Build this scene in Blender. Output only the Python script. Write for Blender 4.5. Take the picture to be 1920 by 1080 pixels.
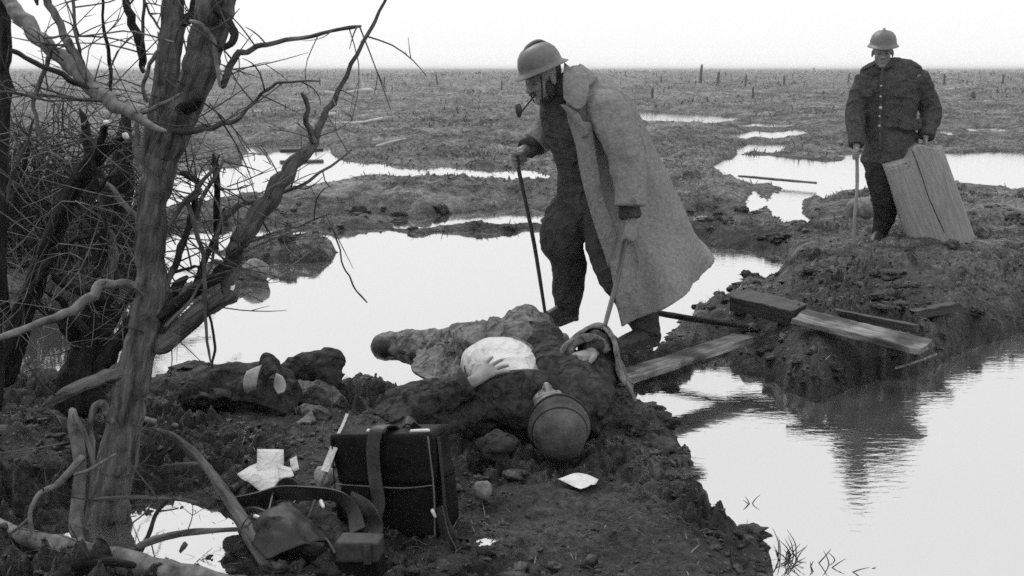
import bpy, bmesh, math, random
import numpy as np
from mathutils import Vector, Matrix

random.seed(7)
rng = np.random.default_rng(7)
for o in list(bpy.data.objects):
    bpy.data.objects.remove(o)
scene = bpy.context.scene
COL = scene.collection

# ------------------------------------------------------------------ camera
CAM_H, FPX, PITCH = 1.46, 2100.0, math.atan(413 / 2100.0)
cam_data = bpy.data.cameras.new('camera')
cam_data.sensor_width = 36.0
cam_data.lens = 36.0 * FPX / 1920.0
cam_data.clip_start, cam_data.clip_end = 0.05, 9000
cam_data.dof.use_dof = True
cam_data.dof.focus_distance = 5.4
cam_data.dof.aperture_fstop = 7.0
cam = bpy.data.objects.new('camera', cam_data)
COL.objects.link(cam)
cam.location = (0, 0, CAM_H)
cam.rotation_euler = (math.pi / 2 - PITCH, 0, 0)
scene.camera = cam
scene.cycles.use_denoising = False      # the leftover grain stands in for the plate's own
scene.cycles.max_bounces = 6
scene.cycles.sample_clamp_direct = 4.0
scene.cycles.sample_clamp_indirect = 2.0
scene.cycles.transparent_max_bounces = 4
scene.cycles.filter_width = 1.5

# ------------------------------------------------------------------ sky: a closed overcast, brighter overhead
SUN_EL, SUN_AZ = math.radians(50), math.radians(-32)      # azimuth measured from +Y towards +X
world = bpy.data.worlds.new('World')
scene.world = world
world.use_nodes = True
nt = world.node_tree
nt.nodes.clear()
wo = nt.nodes.new('ShaderNodeOutputWorld')
bg = nt.nodes.new('ShaderNodeBackground')
sky = nt.nodes.new('ShaderNodeTexSky')
sky.sky_type = 'NISHITA'
sky.sun_disc = False
sky.sun_elevation, sky.sun_rotation = SUN_EL, SUN_AZ
sky.air_density, sky.dust_density = 2.0, 6.0
bw = nt.nodes.new('ShaderNodeRGBToBW')
tc = nt.nodes.new('ShaderNodeTexCoord')
sep = nt.nodes.new('ShaderNodeSeparateXYZ')
mr = nt.nodes.new('ShaderNodeMapRange')
mr.inputs['From Min'].default_value, mr.inputs['From Max'].default_value = 0.0, 1.0
mr.inputs['To Min'].default_value, mr.inputs['To Max'].default_value = 9.8, 13.8
mul = nt.nodes.new('ShaderNodeMath'); mul.operation = 'MULTIPLY'; mul.inputs[1].default_value = 0.08
add = nt.nodes.new('ShaderNodeMath'); add.operation = 'ADD'
nt.links.new(tc.outputs['Generated'], sep.inputs[0])
nt.links.new(sep.outputs['Z'], mr.inputs['Value'])
nt.links.new(sky.outputs['Color'], bw.inputs[0])
nt.links.new(bw.outputs[0], mul.inputs[0])
nt.links.new(mul.outputs[0], add.inputs[0])
nt.links.new(mr.outputs[0], add.inputs[1])
nt.links.new(add.outputs[0], bg.inputs['Color'])
bg.inputs['Strength'].default_value = 0.1
nt.links.new(bg.outputs[0], wo.inputs['Surface'])

sun_data = bpy.data.lights.new('sun', 'SUN')
sun_data.energy, sun_data.angle = 1.5, math.radians(12)
sun = bpy.data.objects.new('sun', sun_data)
COL.objects.link(sun)
sd = Vector((math.sin(SUN_AZ) * math.cos(SUN_EL), math.cos(SUN_AZ) * math.cos(SUN_EL), math.sin(SUN_EL)))
sun.rotation_euler = (-sd).to_track_quat('-Z', 'Y').to_euler()
sun.location = sd * 60

scene.view_settings.view_transform = 'Standard'
scene.view_settings.look = 'None'
scene.view_settings.exposure = 0.0
scene.view_settings.gamma = 1.0

# ------------------------------------------------------------------ pixel -> place
_cp, _sp = math.cos(PITCH), math.sin(PITCH)
def ray(px, py):
    a, b = (px - 960) / FPX, (540 - py) / FPX
    return Vector((a, _cp + b * _sp, -_sp + b * _cp))
def P(px, py, Y):
    r = ray(px, py); t = Y / r.y
    return Vector((r.x * t, Y, CAM_H + r.z * t))
def G(px, py, z=0.0):
    r = ray(px, py); t = (z - CAM_H) / r.z
    return Vector((r.x * t, r.y * t, z))

# ------------------------------------------------------------------ noise
def _h(*a):
    n = np.zeros_like(a[0], dtype=np.uint32)
    for k, v in zip((374761393, 668265263, 2147483647, 1274126177), a):
        n = (n + v.astype(np.uint32) * np.uint32(k)) & np.uint32(0xffffffff)
    n = (n ^ (n >> np.uint32(13))) * np.uint32(1274126177)
    n = (n ^ (n >> np.uint32(16))) * np.uint32(2246822519)
    n = n ^ (n >> np.uint32(15))
    return n.astype(np.float64) / 4294967295.0 * 2 - 1
def vn2(x, y, s=0):
    x = np.asarray(x, float) + 1000.37 + s * 17.3; y = np.asarray(y, float) + 1000.71 + s * 9.1
    xi = np.floor(x); yi = np.floor(y)
    fx = x - xi; fy = y - yi
    fx = fx * fx * fx * (fx * (fx * 6 - 15) + 10); fy = fy * fy * fy * (fy * (fy * 6 - 15) + 10)
    xi = xi.astype(np.int64); yi = yi.astype(np.int64)
    a = _h(xi, yi); b = _h(xi + 1, yi); c = _h(xi, yi + 1); d = _h(xi + 1, yi + 1)
    return (a * (1 - fx) + b * fx) * (1 - fy) + (c * (1 - fx) + d * fx) * fy
def vn3(p, s=0):
    p = np.asarray(p, float) + 500.37 + s * 13.7
    i = np.floor(p); f = p - i
    f = f * f * f * (f * (f * 6 - 15) + 10)
    i = i.astype(np.int64)
    x, y, z = i[:, 0], i[:, 1], i[:, 2]; fx, fy, fz = f[:, 0], f[:, 1], f[:, 2]
    r = 0
    for dx in (0, 1):
        for dy in (0, 1):
            for dz in (0, 1):
                r = r + _h(x + dx, y + dy, z + dz) * (fx if dx else 1 - fx) * (fy if dy else 1 - fy) * (fz if dz else 1 - fz)
    return r

# ------------------------------------------------------------------ materials (a black and white picture: greys only)
def g4(v): return (v, v, v, 1)
def mat(name, lo, hi, rough=0.8, scale=6.0, stretch=(1, 1, 1), bump=0.3, bscale=40.0, bdist=0.01, spec=0.4, detail=6.0, attr=None, coat=0.0, patch=None, crease=None):
    m = bpy.data.materials.new(name); m.use_nodes = True
    n = m.node_tree; b = n.nodes['Principled BSDF']
    b.inputs['Roughness'].default_value = rough
    b.inputs['Specular IOR Level'].default_value = spec
    b.inputs['Coat Weight'].default_value = coat
    t = n.nodes.new('ShaderNodeTexCoord')
    mp = n.nodes.new('ShaderNodeMapping'); mp.inputs['Scale'].default_value = stretch
    n.links.new(t.outputs['Object'], mp.inputs[0])
    nz = n.nodes.new('ShaderNodeTexNoise'); nz.inputs['Scale'].default_value = scale; nz.inputs['Detail'].default_value = detail
    nz.inputs['Roughness'].default_value = 0.62
    n.links.new(mp.outputs[0], nz.inputs['Vector'])
    r = n.nodes.new('ShaderNodeMapRange'); r.inputs['From Min'].default_value = 0.3; r.inputs['From Max'].default_value = 0.7
    r.inputs['To Min'].default_value = lo; r.inputs['To Max'].default_value = hi
    n.links.new(nz.outputs['Fac'], r.inputs['Value'])
    out = r.outputs[0]
    if attr:
        at = n.nodes.new('ShaderNodeAttribute'); at.attribute_name = attr
        mu = n.nodes.new('ShaderNodeMath'); mu.operation = 'MULTIPLY'
        n.links.new(out, mu.inputs[0]); n.links.new(at.outputs['Fac'], mu.inputs[1]); out = mu.outputs[0]
    if patch:
        pz = n.nodes.new('ShaderNodeTexNoise'); pz.inputs['Scale'].default_value = patch; pz.inputs['Detail'].default_value = 7
        n.links.new(t.outputs['Object'], pz.inputs['Vector'])
        pr = n.nodes.new('ShaderNodeMapRange'); pr.inputs['From Min'].default_value = .42; pr.inputs['From Max'].default_value = .58
        pr.inputs['To Min'].default_value = .22; pr.inputs['To Max'].default_value = 1.0
        n.links.new(pz.outputs['Fac'], pr.inputs['Value'])
        pm = n.nodes.new('ShaderNodeMath'); pm.operation = 'MULTIPLY'
        n.links.new(out, pm.inputs[0]); n.links.new(pr.outputs[0], pm.inputs[1]); out = pm.outputs[0]
    n.links.new(out, b.inputs['Base Color'])
    if bump:
        nb = n.nodes.new('ShaderNodeTexNoise'); nb.inputs['Scale'].default_value = bscale; nb.inputs['Detail'].default_value = 5
        n.links.new(mp.outputs[0], nb.inputs['Vector'])
        bp = n.nodes.new('ShaderNodeBump'); bp.inputs['Strength'].default_value = bump; bp.inputs['Distance'].default_value = bdist
        n.links.new(nb.outputs['Fac'], bp.inputs['Height']); n.links.new(bp.outputs[0], b.inputs['Normal'])
    if crease:           # sharp little cloth creases: ridged relief, warped
        cs, cd, cst = crease
        wz = n.nodes.new('ShaderNodeTexNoise'); wz.inputs['Scale'].default_value = cs * .5; wz.inputs['Detail'].default_value = 2
        va = n.nodes.new('ShaderNodeVectorMath'); va.operation = 'MULTIPLY_ADD'; va.inputs[1].default_value = (.22, .22, .22)
        n.links.new(t.outputs['Object'], wz.inputs['Vector']); n.links.new(wz.outputs['Color'], va.inputs[0])
        cm = n.nodes.new('ShaderNodeMapping'); cm.inputs['Scale'].default_value = cst
        n.links.new(t.outputs['Object'], cm.inputs[0]); n.links.new(cm.outputs[0], va.inputs[2])
        rz = n.nodes.new('ShaderNodeTexNoise'); rz.inputs['Scale'].default_value = cs; rz.inputs['Detail'].default_value = 2.5; rz.inputs['Roughness'].default_value = .45
        n.links.new(va.outputs[0], rz.inputs['Vector'])
        ab = n.nodes.new('ShaderNodeMath'); ab.operation = 'SUBTRACT'; ab.inputs[1].default_value = .5
        a2 = n.nodes.new('ShaderNodeMath'); a2.operation = 'ABSOLUTE'
        sq = n.nodes.new('ShaderNodeMath'); sq.operation = 'POWER'; sq.inputs[1].default_value = .6
        n.links.new(rz.outputs['Fac'], ab.inputs[0]); n.links.new(ab.outputs[0], a2.inputs[0]); n.links.new(a2.outputs[0], sq.inputs[0])
        b2 = n.nodes.new('ShaderNodeBump'); b2.inputs['Strength'].default_value = 1.0; b2.inputs['Distance'].default_value = cd; b2.invert = True
        n.links.new(sq.outputs[0], b2.inputs['Height'])
        if bump: n.links.new(b2.outputs[0], bp.inputs['Normal'])
        else: n.links.new(b2.outputs[0], b.inputs['Normal'])
    return m

M = {}
M['coat'] = mat('greatcoat_wool', 0.14, 0.23, 0.95, 45, bump=0.55, bscale=60, bdist=0.010, spec=0.05, crease=(4.5, .030, (1, 1, .5)))
M['tunic'] = mat('dark_wool', 0.032, 0.07, 0.95, 14, bump=0.6, bscale=30, bdist=0.014, spec=0.04, crease=(7, .035, (1, 1, 1.4)))
M['tunicb'] = mat('service_wool', 0.038, 0.08, 0.95, 40, bump=0.6, bscale=45, bdist=0.012, spec=0.04, crease=(6, .035, (1, 1, 1.3)))
M['trouser'] = mat('trouser_wool', 0.027, 0.06, 0.95, 12, bump=0.6, bscale=30, bdist=0.014, spec=0.04, crease=(7, .040, (1, 1, 1.3)))
M['trouserb'] = mat('breeches_wool', 0.018, 0.042, 0.95, 12, bump=0.6, bscale=28, bdist=0.014, spec=0.04, crease=(7, .035, (1, 1, 1.2)))
M['lyingcloth'] = mat('muddy_wool', 0.045, 0.19, 0.9, 22, bump=0.8, bscale=30, bdist=0.018, spec=0.08, crease=(9, .05, (1.4, .7, 1)))
M['lyingdark'] = mat('dark_muddy_wool', 0.012, 0.055, 0.85, 26, bump=0.8, bscale=30, bdist=0.018, spec=0.08, crease=(8, .05, (1, 1, 1)))
M['shirt'] = mat('white_linen', 0.40, 0.56, 0.9, 9, bump=0.7, bscale=22, bdist=0.02, spec=0.2, crease=(8, .02, (1.3, .7, 1)))
M['skin'] = mat('skin', 0.12, 0.19, 0.55, 14, bump=0.15, bscale=120, bdist=0.002)
M['skinpale'] = mat('weathered_skin', 0.12, 0.2, 0.6, 18, bump=0.2, bscale=120, bdist=0.002)
M['hair'] = mat('dark_hair', 0.015, 0.03, 0.6, 60, bump=0.5, bscale=200)
M['eye'] = mat('eye', 0.03, 0.05, 0.2, 5, bump=0)
M['helmet'] = mat('painted_steel', 0.07, 0.15, 0.5, 14, bump=0.35, bscale=40, bdist=0.004, spec=0.45)
M['helmetdirty'] = mat('muddied_steel', 0.02, 0.12, 0.6, 11, bump=0.6, bscale=30, bdist=0.008, spec=0.35)
M['boot'] = mat('boot_leather', 0.006, 0.025, 0.5, 14, bump=0.4, bscale=60, bdist=0.006)
M['leather'] = mat('black_leather', 0.001, 0.007, 0.65, 9, bump=0.35, bscale=90, bdist=0.003, spec=0.15, crease=(7, .012, (1, 1, 1)))
M['strap'] = mat('worn_leather_strap', 0.015, 0.05, 0.55, 30, bump=0.3, bscale=90, bdist=0.003)
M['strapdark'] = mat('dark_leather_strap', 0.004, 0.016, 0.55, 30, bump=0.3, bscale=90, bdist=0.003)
M['piping'] = mat('worn_piping', 0.07, 0.12, 0.6, 40, bump=0.2)
M['metal'] = mat('dull_metal', 0.4, 0.55, 0.35, 30, bump=0.1, spec=0.8)
M['button'] = mat('brass_button', 0.28, 0.4, 0.3, 30, bump=0, spec=0.8)
M['stick'] = mat('dark_cane', 0.015, 0.04, 0.5, 20, bump=0.3, bscale=60)
M['stickpale'] = mat('peeled_stick', 0.12, 0.25, 0.7, 20, stretch=(1, 1, .2), bump=0.4, bscale=60)
M['bark'] = mat('willow_bark', 0.016, 0.17, 0.85, 34, stretch=(1, 1, .14), bump=1.0, bscale=44, bdist=0.03, spec=0.08)
M['barkdark'] = mat('wet_dark_bark', 0.005, 0.04, 0.75, 30, stretch=(1, 1, .2), bump=1.0, bscale=46, bdist=0.025, spec=0.08)
M['barkpale'] = mat('pale_bare_wood', 0.03, 0.20, 0.8, 40, stretch=(.5, .5, .5), bump=0.7, bscale=50, bdist=0.008, spec=0.25)
M['cutwood'] = mat('fresh_cut_wood', 0.5, 0.7, 0.8, 20, bump=0.3)
M['twig'] = mat('twig_bark', 0.012, 0.10, 0.8, 8, bump=0.3, spec=0.25)
M['logwood'] = mat('hewn_log_wood', 0.17, 0.31, 0.85, 80, stretch=(1, 1, .08), bump=0.6, bscale=70, bdist=0.012, spec=0.2)
M['plank'] = mat('weathered_plank', 0.03, 0.27, 0.8, 34, stretch=(.12, 1, 1), bump=0.9, bscale=50, bdist=0.012, spec=0.3, patch=4.0)
M['plankdark'] = mat('sodden_plank', 0.006, 0.04, 0.6, 34, stretch=(.12, 1, 1), bump=0.8, bscale=60, bdist=0.008, spec=0.4)
M['paper'] = mat('paper', 0.42, 0.56, 0.8, 12, bump=0.1, spec=0.2, crease=(14, .012, (1, 1, 1)))
M['paperpatch'] = mat('stained_cloth', 0.14, 0.38, 0.85, 14, bump=0.3)
M['stone'] = mat('pale_stone', 0.04, 0.22, 0.8, 20, bump=0.6, bscale=30)
M['post'] = mat('post_wood', 0.05, 0.12, 0.9, 20, bump=0.4)
M['postpale'] = mat('bleached_post_wood', 0.3, 0.45, 0.9, 20, bump=0.4)
M['grass'] = mat('matted_grass', 0.75, 1.0, 0.85, 3, bump=0, attr='shade', spec=0.2)
def leafy(m):        # thin dead blades let light through
    n = m.node_tree; b = n.nodes['Principled BSDF']; o = n.nodes['Material Output']
    t = n.nodes.new('ShaderNodeBsdfTranslucent'); x = n.nodes.new('ShaderNodeMixShader'); x.inputs[0].default_value = .5
    n.links.new(b.inputs['Base Color'].links[0].from_socket, t.inputs['Color'])
    n.links.new(b.outputs[0], x.inputs[1]); n.links.new(t.outputs[0], x.inputs[2]); n.links.new(x.outputs[0], o.inputs['Surface'])
leafy(M['grass'])
M['clod'] = mat('mud_clod', 0.003, 0.05, 0.5, 40, bump=1.0, bscale=50, bdist=0.016, spec=0.35, attr=None)

def mud_material():
    m = bpy.data.materials.new('churned_mud'); m.use_nodes = True
    n = m.node_tree; b = n.nodes['Principled BSDF']
    t = n.nodes.new('ShaderNodeTexCoord')
    def noise(s, d=8, rough=.65):
        z = n.nodes.new('ShaderNodeTexNoise'); z.inputs['Scale'].default_value = s; z.inputs['Detail'].default_value = d
        z.inputs['Roughness'].default_value = rough
        n.links.new(t.outputs['Object'], z.inputs['Vector']); return z.outputs['Fac']
    def rangeof(v, a, c, lo, hi):
        r = n.nodes.new('ShaderNodeMapRange'); r.inputs['From Min'].default_value = a; r.inputs['From Max'].default_value = c
        r.inputs['To Min'].default_value = lo; r.inputs['To Max'].default_value = hi
        n.links.new(v, r.inputs['Value']); return r.outputs[0]
    def math2(op, a, c):
        k = n.nodes.new('ShaderNodeMath'); k.operation = op
        n.links.new(a, k.inputs[0])
        if isinstance(c, float): k.inputs[1].default_value = c
        else: n.links.new(c, k.inputs[1])
        return k.outputs[0]
    fine = rangeof(noise(30, 12, .8), .43, .64, .002, .13)
    patch = math2('MULTIPLY', rangeof(noise(2.3, 8), .40, .60, .30, 1.25), rangeof(noise(.35, 8, .7), .40, .60, .35, 1.45))
    straw = rangeof(math2('MULTIPLY', noise(5.0, 12, .8), rangeof(noise(.7, 8, .65), .36, .6, .82, 1.12)), .46, .66, .0, .21)
    at = n.nodes.new('ShaderNodeAttribute'); at.attribute_name = 'dry'
    dry = math2('MULTIPLY', straw, at.outputs['Fac'])
    lift = math2('MULTIPLY', math2('MULTIPLY', fine, patch), rangeof(at.outputs['Fac'], 0, 1, .8, 1.3))
    n.links.new(math2('ADD', lift, dry), b.inputs['Base Color'])
    n.links.new(rangeof(noise(11, 8), .36, .50, .16, .85), b.inputs['Roughness'])
    b.inputs['Specular IOR Level'].default_value = .5
    bp = n.nodes.new('ShaderNodeBump'); bp.inputs['Strength'].default_value = 1.0; bp.inputs['Distance'].default_value = .06
    n.links.new(noise(42, 10, .75), bp.inputs['Height']); n.links.new(bp.outputs[0], b.inputs['Normal'])
    return m
M['mud'] = mud_material()

def water_material():
    m = bpy.data.materials.new('standing_water'); m.use_nodes = True
    n = m.node_tree; b = n.nodes['Principled BSDF']
    b.inputs['Base Color'].default_value = g4(.60)
    b.inputs['Specular IOR Level'].default_value = .5
    b.inputs['Metallic'].default_value = .95
    b.inputs['IOR'].default_value = 1.4
    b.inputs['Roughness'].default_value = .035
    t = n.nodes.new('ShaderNodeTexCoord')
    mp = n.nodes.new('ShaderNodeMapping'); mp.inputs['Scale'].default_value = (9, 26, 1); mp.inputs['Rotation'].default_value = (0, 0, math.radians(-14))
    n.links.new(t.outputs['Object'], mp.inputs[0])
    a = n.nodes.new('ShaderNodeTexNoise'); a.inputs['Scale'].default_value = 1.0; a.inputs['Detail'].default_value = 3; a.inputs['Distortion'].default_value = .6
    n.links.new(mp.outputs[0], a.inputs['Vector'])
    # wind only reaches the open pool on the right
    s = n.nodes.new('ShaderNodeSeparateXYZ'); n.links.new(t.outputs['Object'], s.inputs[0])
    r = n.nodes.new('ShaderNodeMapRange'); r.inputs['From Min'].default_value = .55; r.inputs['From Max'].default_value = 1.5
    r.inputs['To Min'].default_value = .015; r.inputs['To Max'].default_value = .065
    n.links.new(s.outputs['X'], r.inputs['Value'])
    bp = n.nodes.new('ShaderNodeBump'); bp.inputs['Distance'].default_value = .02
    n.links.new(r.outputs[0], bp.inputs['Strength'])
    n.links.new(a.outputs['Fac'], bp.inputs['Height']); n.links.new(bp.outputs[0], b.inputs['Normal'])
    return m
M['water'] = water_material()

# ------------------------------------------------------------------ object helpers
def link(name, me, m, parent=None, smooth=True):
    o = bpy.data.objects.new(name, me); COL.objects.link(o)
    if m is not None:
        me.materials.clear(); me.materials.append(m)
    if smooth:
        me.polygons.foreach_set('use_smooth', np.ones(len(me.polygons), bool))
    if parent is not None:
        o.parent = parent
        o.matrix_parent_inverse = Matrix.Translation(-parent.location)
    return o
def mesh(name, V, F, m, parent=None, smooth=True):
    me = bpy.data.meshes.new(name)
    me.from_pydata([tuple(v) for v in V], [], [tuple(int(i) for i in f) for f in F])
    me.update()
    return link(name, me, m, parent, smooth)
def mesh_np(name, V, loops, sizes, m, parent=None, smooth=True, shade=None):
    me = bpy.data.meshes.new(name)
    V = np.asarray(V, np.float32); loops = np.asarray(loops, np.int32).ravel(); sizes = np.asarray(sizes, np.int32)
    me.vertices.add(len(V)); me.vertices.foreach_set('co', V.ravel())
    me.loops.add(len(loops)); me.loops.foreach_set('vertex_index', loops)
    me.polygons.add(len(sizes))
    st = np.zeros(len(sizes), np.int32); st[1:] = np.cumsum(sizes)[:-1]
    me.polygons.foreach_set('loop_start', st)
    me.update(calc_edges=True)
    if shade is not None:
        for k, v in shade.items():
            a = me.attributes.new(k, 'FLOAT', 'POINT'); a.data.foreach_set('value', np.asarray(v, np.float32))
    return link(name, me, m, parent, smooth)
def tag(o, label, cat, group=None, kind=None):
    o['label'] = label; o['category'] = cat
    if group: o['group'] = group
    if kind: o['kind'] = kind
    return o
def thing(name, loc, label, cat, group=None):
    o = bpy.data.objects.new(name, None); COL.objects.link(o)
    o.empty_display_size = .1
    o.location = loc
    return tag(o, label, cat, group)

def V3(*a): return Vector(a)
def catmull(pts, n):
    pts = [np.array(p, float) for p in pts]
    if len(pts) == 2:
        return [pts[0] + (pts[1] - pts[0]) * i / n for i in range(n + 1)]
    ext = [2 * pts[0] - pts[1]] + pts + [2 * pts[-1] - pts[-2]]
    out = []
    for i in range(len(pts) - 1):
        a, b, c, d = ext[i:i + 4]
        for k in range(n):
            t = k / n
            out.append(.5 * ((2 * b) + (c - a) * t + (2 * a - 5 * b + 4 * c - d) * t * t + (3 * b - a - 3 * c + d) * t ** 3))
    out.append(pts[-1])
    return out

def loft(pts, rad, sub=4, seg=14, side=None, caps=True, rough=0.0, rs=0, tip=True, fold=None, ridge=None):
    """closed tube; rad: scalars or (a,b) pairs; side = direction of the first radius"""
    rad = [(r, r) if not isinstance(r, (tuple, list)) else r for r in rad]
    rows = catmull([list(p) + list(r) for p, r in zip(pts, rad)], sub)
    C = [Vector(r[:3]) for r in rows]; R = [(max(r[3], 1e-4), max(r[4], 1e-4)) for r in rows]
    n = len(C)
    T = [(C[min(i + 1, n - 1)] - C[max(i - 1, 0)]).normalized() for i in range(n)]
    ref = Vector(side) if side is not None else (Vector((0, 0, 1)) if abs(T[0].z) < .9 else Vector((1, 0, 0)))
    u = (ref - T[0] * ref.dot(T[0])).normalized()
    V, F = [], []
    def ring(c, t, u, ra, rb):
        w = t.cross(u)
        for k in range(seg):
            a = 2 * math.pi * k / seg
            V.append(c + u * (math.cos(a) * ra) + w * (math.sin(a) * rb))
    rings = 0
    if caps and tip:
        for s in (.95, .6):
            k = math.sqrt(max(0, 1 - s * s)); m = min(R[0])
            ring(C[0] - T[0] * (m * s), T[0], u, R[0][0] * k, R[0][1] * k); rings += 1
    us = []
    for i in range(n):
        u = (u - T[i] * u.dot(T[i]))
        u = u.normalized() if u.length > 1e-6 else Vector((1, 0, 0))
        if side is not None and i:
            q = ref - T[i] * ref.dot(T[i])
            if q.length > .15: u = q.normalized()
        ring(C[i], T[i], u, *R[i]); rings += 1
    if caps and tip:
        for s in (.6, .95):
            k = math.sqrt(max(0, 1 - s * s)); m = min(R[-1])
            ring(C[-1] + T[-1] * (m * s), T[-1], u, R[-1][0] * k, R[-1][1] * k); rings += 1
    for i in range(rings - 1):
        for k in range(seg):
            a, b = i * seg + k, i * seg + (k + 1) % seg
            F.append((a, b, b + seg, a + seg))
    if caps:
        F.append(tuple(reversed(range(seg)))); F.append(tuple((rings - 1) * seg + k for k in range(seg)))
    if fold:
        amp, fq, fs = fold
        A = np.array([tuple(v) for v in V]); pre = 2 if caps and tip else 0
        Cs = np.array([tuple(c) for c in [C[0]] * pre + C + [C[-1]] * pre]); al = np.concatenate([[0], np.cumsum(np.linalg.norm(np.diff(Cs, axis=0), axis=1))])
        al = np.repeat(al, seg); ang = np.tile(np.arange(seg) * 2 * np.pi / seg, rings); cen = np.repeat(Cs, seg, axis=0)
        ca, sa = np.cos(ang), np.sin(ang)
        q = al * fq + 1.1 * vn3(np.stack([ca * .9, sa * .9, al * fq * .35], 1), fs)
        w1 = 1 - 2 * np.abs(vn3(np.stack([ca * .55 + fs, sa * .55, q], 1), fs + 1)); w2 = 1 - 2 * np.abs(vn3(np.stack([ca * 1.1, sa * 1.1 + fs, q * 2.1], 1), fs + 2))
        V = [Vector(v) for v in (cen + (A - cen) * (1 + amp * (w1 * .8 + w2 * .4))[:, None])]
    if ridge:
        amp, kf, fs = ridge
        A = np.array([tuple(v) for v in V]); pre = 2 if caps and tip else 0
        Cs = np.array([tuple(c) for c in [C[0]] * pre + C + [C[-1]] * pre]); al = np.concatenate([[0], np.cumsum(np.linalg.norm(np.diff(Cs, axis=0), axis=1))])
        al = np.repeat(al, seg); ang = np.tile(np.arange(seg) * 2 * np.pi / seg, rings); cen = np.repeat(Cs, seg, axis=0)
        tw = ang + .12 * vn2(al * 3, al * 0, fs)
        w1 = 1 - 2 * np.abs(vn3(np.stack([np.cos(tw) * kf + fs, np.sin(tw) * kf, al * 5], 1), fs)); w2 = vn3(np.stack([np.cos(tw) * kf * 2.2, np.sin(tw) * kf * 2.2 + fs, al * 14], 1), fs + 1)
        V = [Vector(v) for v in (cen + (A - cen) * (1 + amp * (w1 + .6 * w2))[:, None])]
    if rough:
        A = np.array([tuple(v) for v in V]); cen = np.repeat([tuple(c) for c in ([C[0]] * 2 if caps and tip else []) + C + ([C[-1]] * 2 if caps and tip else [])], seg, axis=0)
        d = A - cen
        nz = vn3(A * 22, rs) * .5 + vn3(A * 55, rs + 3) * .35 + vn3(A * 7, rs + 5) * .5
        V = [Vector(v) for v in (cen + d * (1 + rough * nz)[:, None])]
    return V, F

def ellip(c, ax, ay, az, n=12):
    c, ax, ay, az = map(Vector, (c, ax, ay, az))
    V, F = [], []
    for i in range(1, n):
        th = math.pi * i / n
        for k in range(2 * n):
            ph = math.pi * k / n
            V.append(c + ax * (math.sin(th) * math.cos(ph)) + ay * (math.sin(th) * math.sin(ph)) + az * math.cos(th))
    m = 2 * n
    for i in range(n - 2):
        for k in range(m):
            a, b = i * m + k, i * m + (k + 1) % m
            F.append((a, a + m, b + m, b))
    F.append(tuple(range(m))); F.append(tuple(reversed(range((n - 2) * m, (n - 1) * m))))
    return V, F
def ball(c, r, n=10): return ellip(c, (r, 0, 0), (0, r, 0), (0, 0, r), n)
def join(parts):
    V, F = [], []
    for v, f in parts:
        o = len(V); V += list(v); F += [tuple(i + o for i in q) for q in f]
    return V, F

def fuse(name, parts, m, parent, voxel=.007, smooth=2, disp=None, label=None):
    """voxel-fuse overlapping closed shapes into one continuous skin, then wrinkle it"""
    V, F = join(parts)
    me = bpy.data.meshes.new('tmp'); me.from_pydata([tuple(v) for v in V], [], F); me.update()
    o = bpy.data.objects.new('tmp', me); COL.objects.link(o)
    r = o.modifiers.new('r', 'REMESH'); r.mode = 'VOXEL'; r.voxel_size = voxel
    if smooth:
        s = o.modifiers.new('s', 'SMOOTH'); s.factor = .5; s.iterations = smooth
    dg = bpy.context.evaluated_depsgraph_get(); dg.update()
    out = bpy.data.meshes.new_from_object(o.evaluated_get(dg))
    bpy.data.objects.remove(o); bpy.data.meshes.remove(me)
    out.name = name
    if disp:
        n = len(out.vertices); co = np.empty(n * 3, np.float32); out.vertices.foreach_get('co', co); co = co.reshape(-1, 3).astype(float)
        no = np.empty(n * 3, np.float32); out.vertex_normals.foreach_get('vector', no); no = no.reshape(-1, 3)
        co = co + no * disp(co)[:, None]
        out.vertices.foreach_set('co', co.astype(np.float32).ravel()); out.update()
    ob = link(name, out, m, parent)
    if label: ob['label'] = label
    return ob

def wrinkles(amp=.008, s=(7, 7, 14), seed=0, fine=.5):
    s = np.array(s, float)
    def f(co):
        w = co + .06 * np.stack([vn3(co * 5, seed + 1), vn3(co * 5, seed + 2), vn3(co * 5, seed + 3)], 1)
        a = 1 - 2 * np.abs(vn3(w * s, seed)); b = 1 - 2 * np.abs(vn3(w * s * 2.3, seed + 5))
        a = np.sign(a) * np.abs(a) ** 1.3
        return amp * (a * .8 + b * fine * .55)
    return f

def wpx(w, Y): return .5 * w * Y * 1.02 / FPX      # pixel width -> radius in metres

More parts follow.
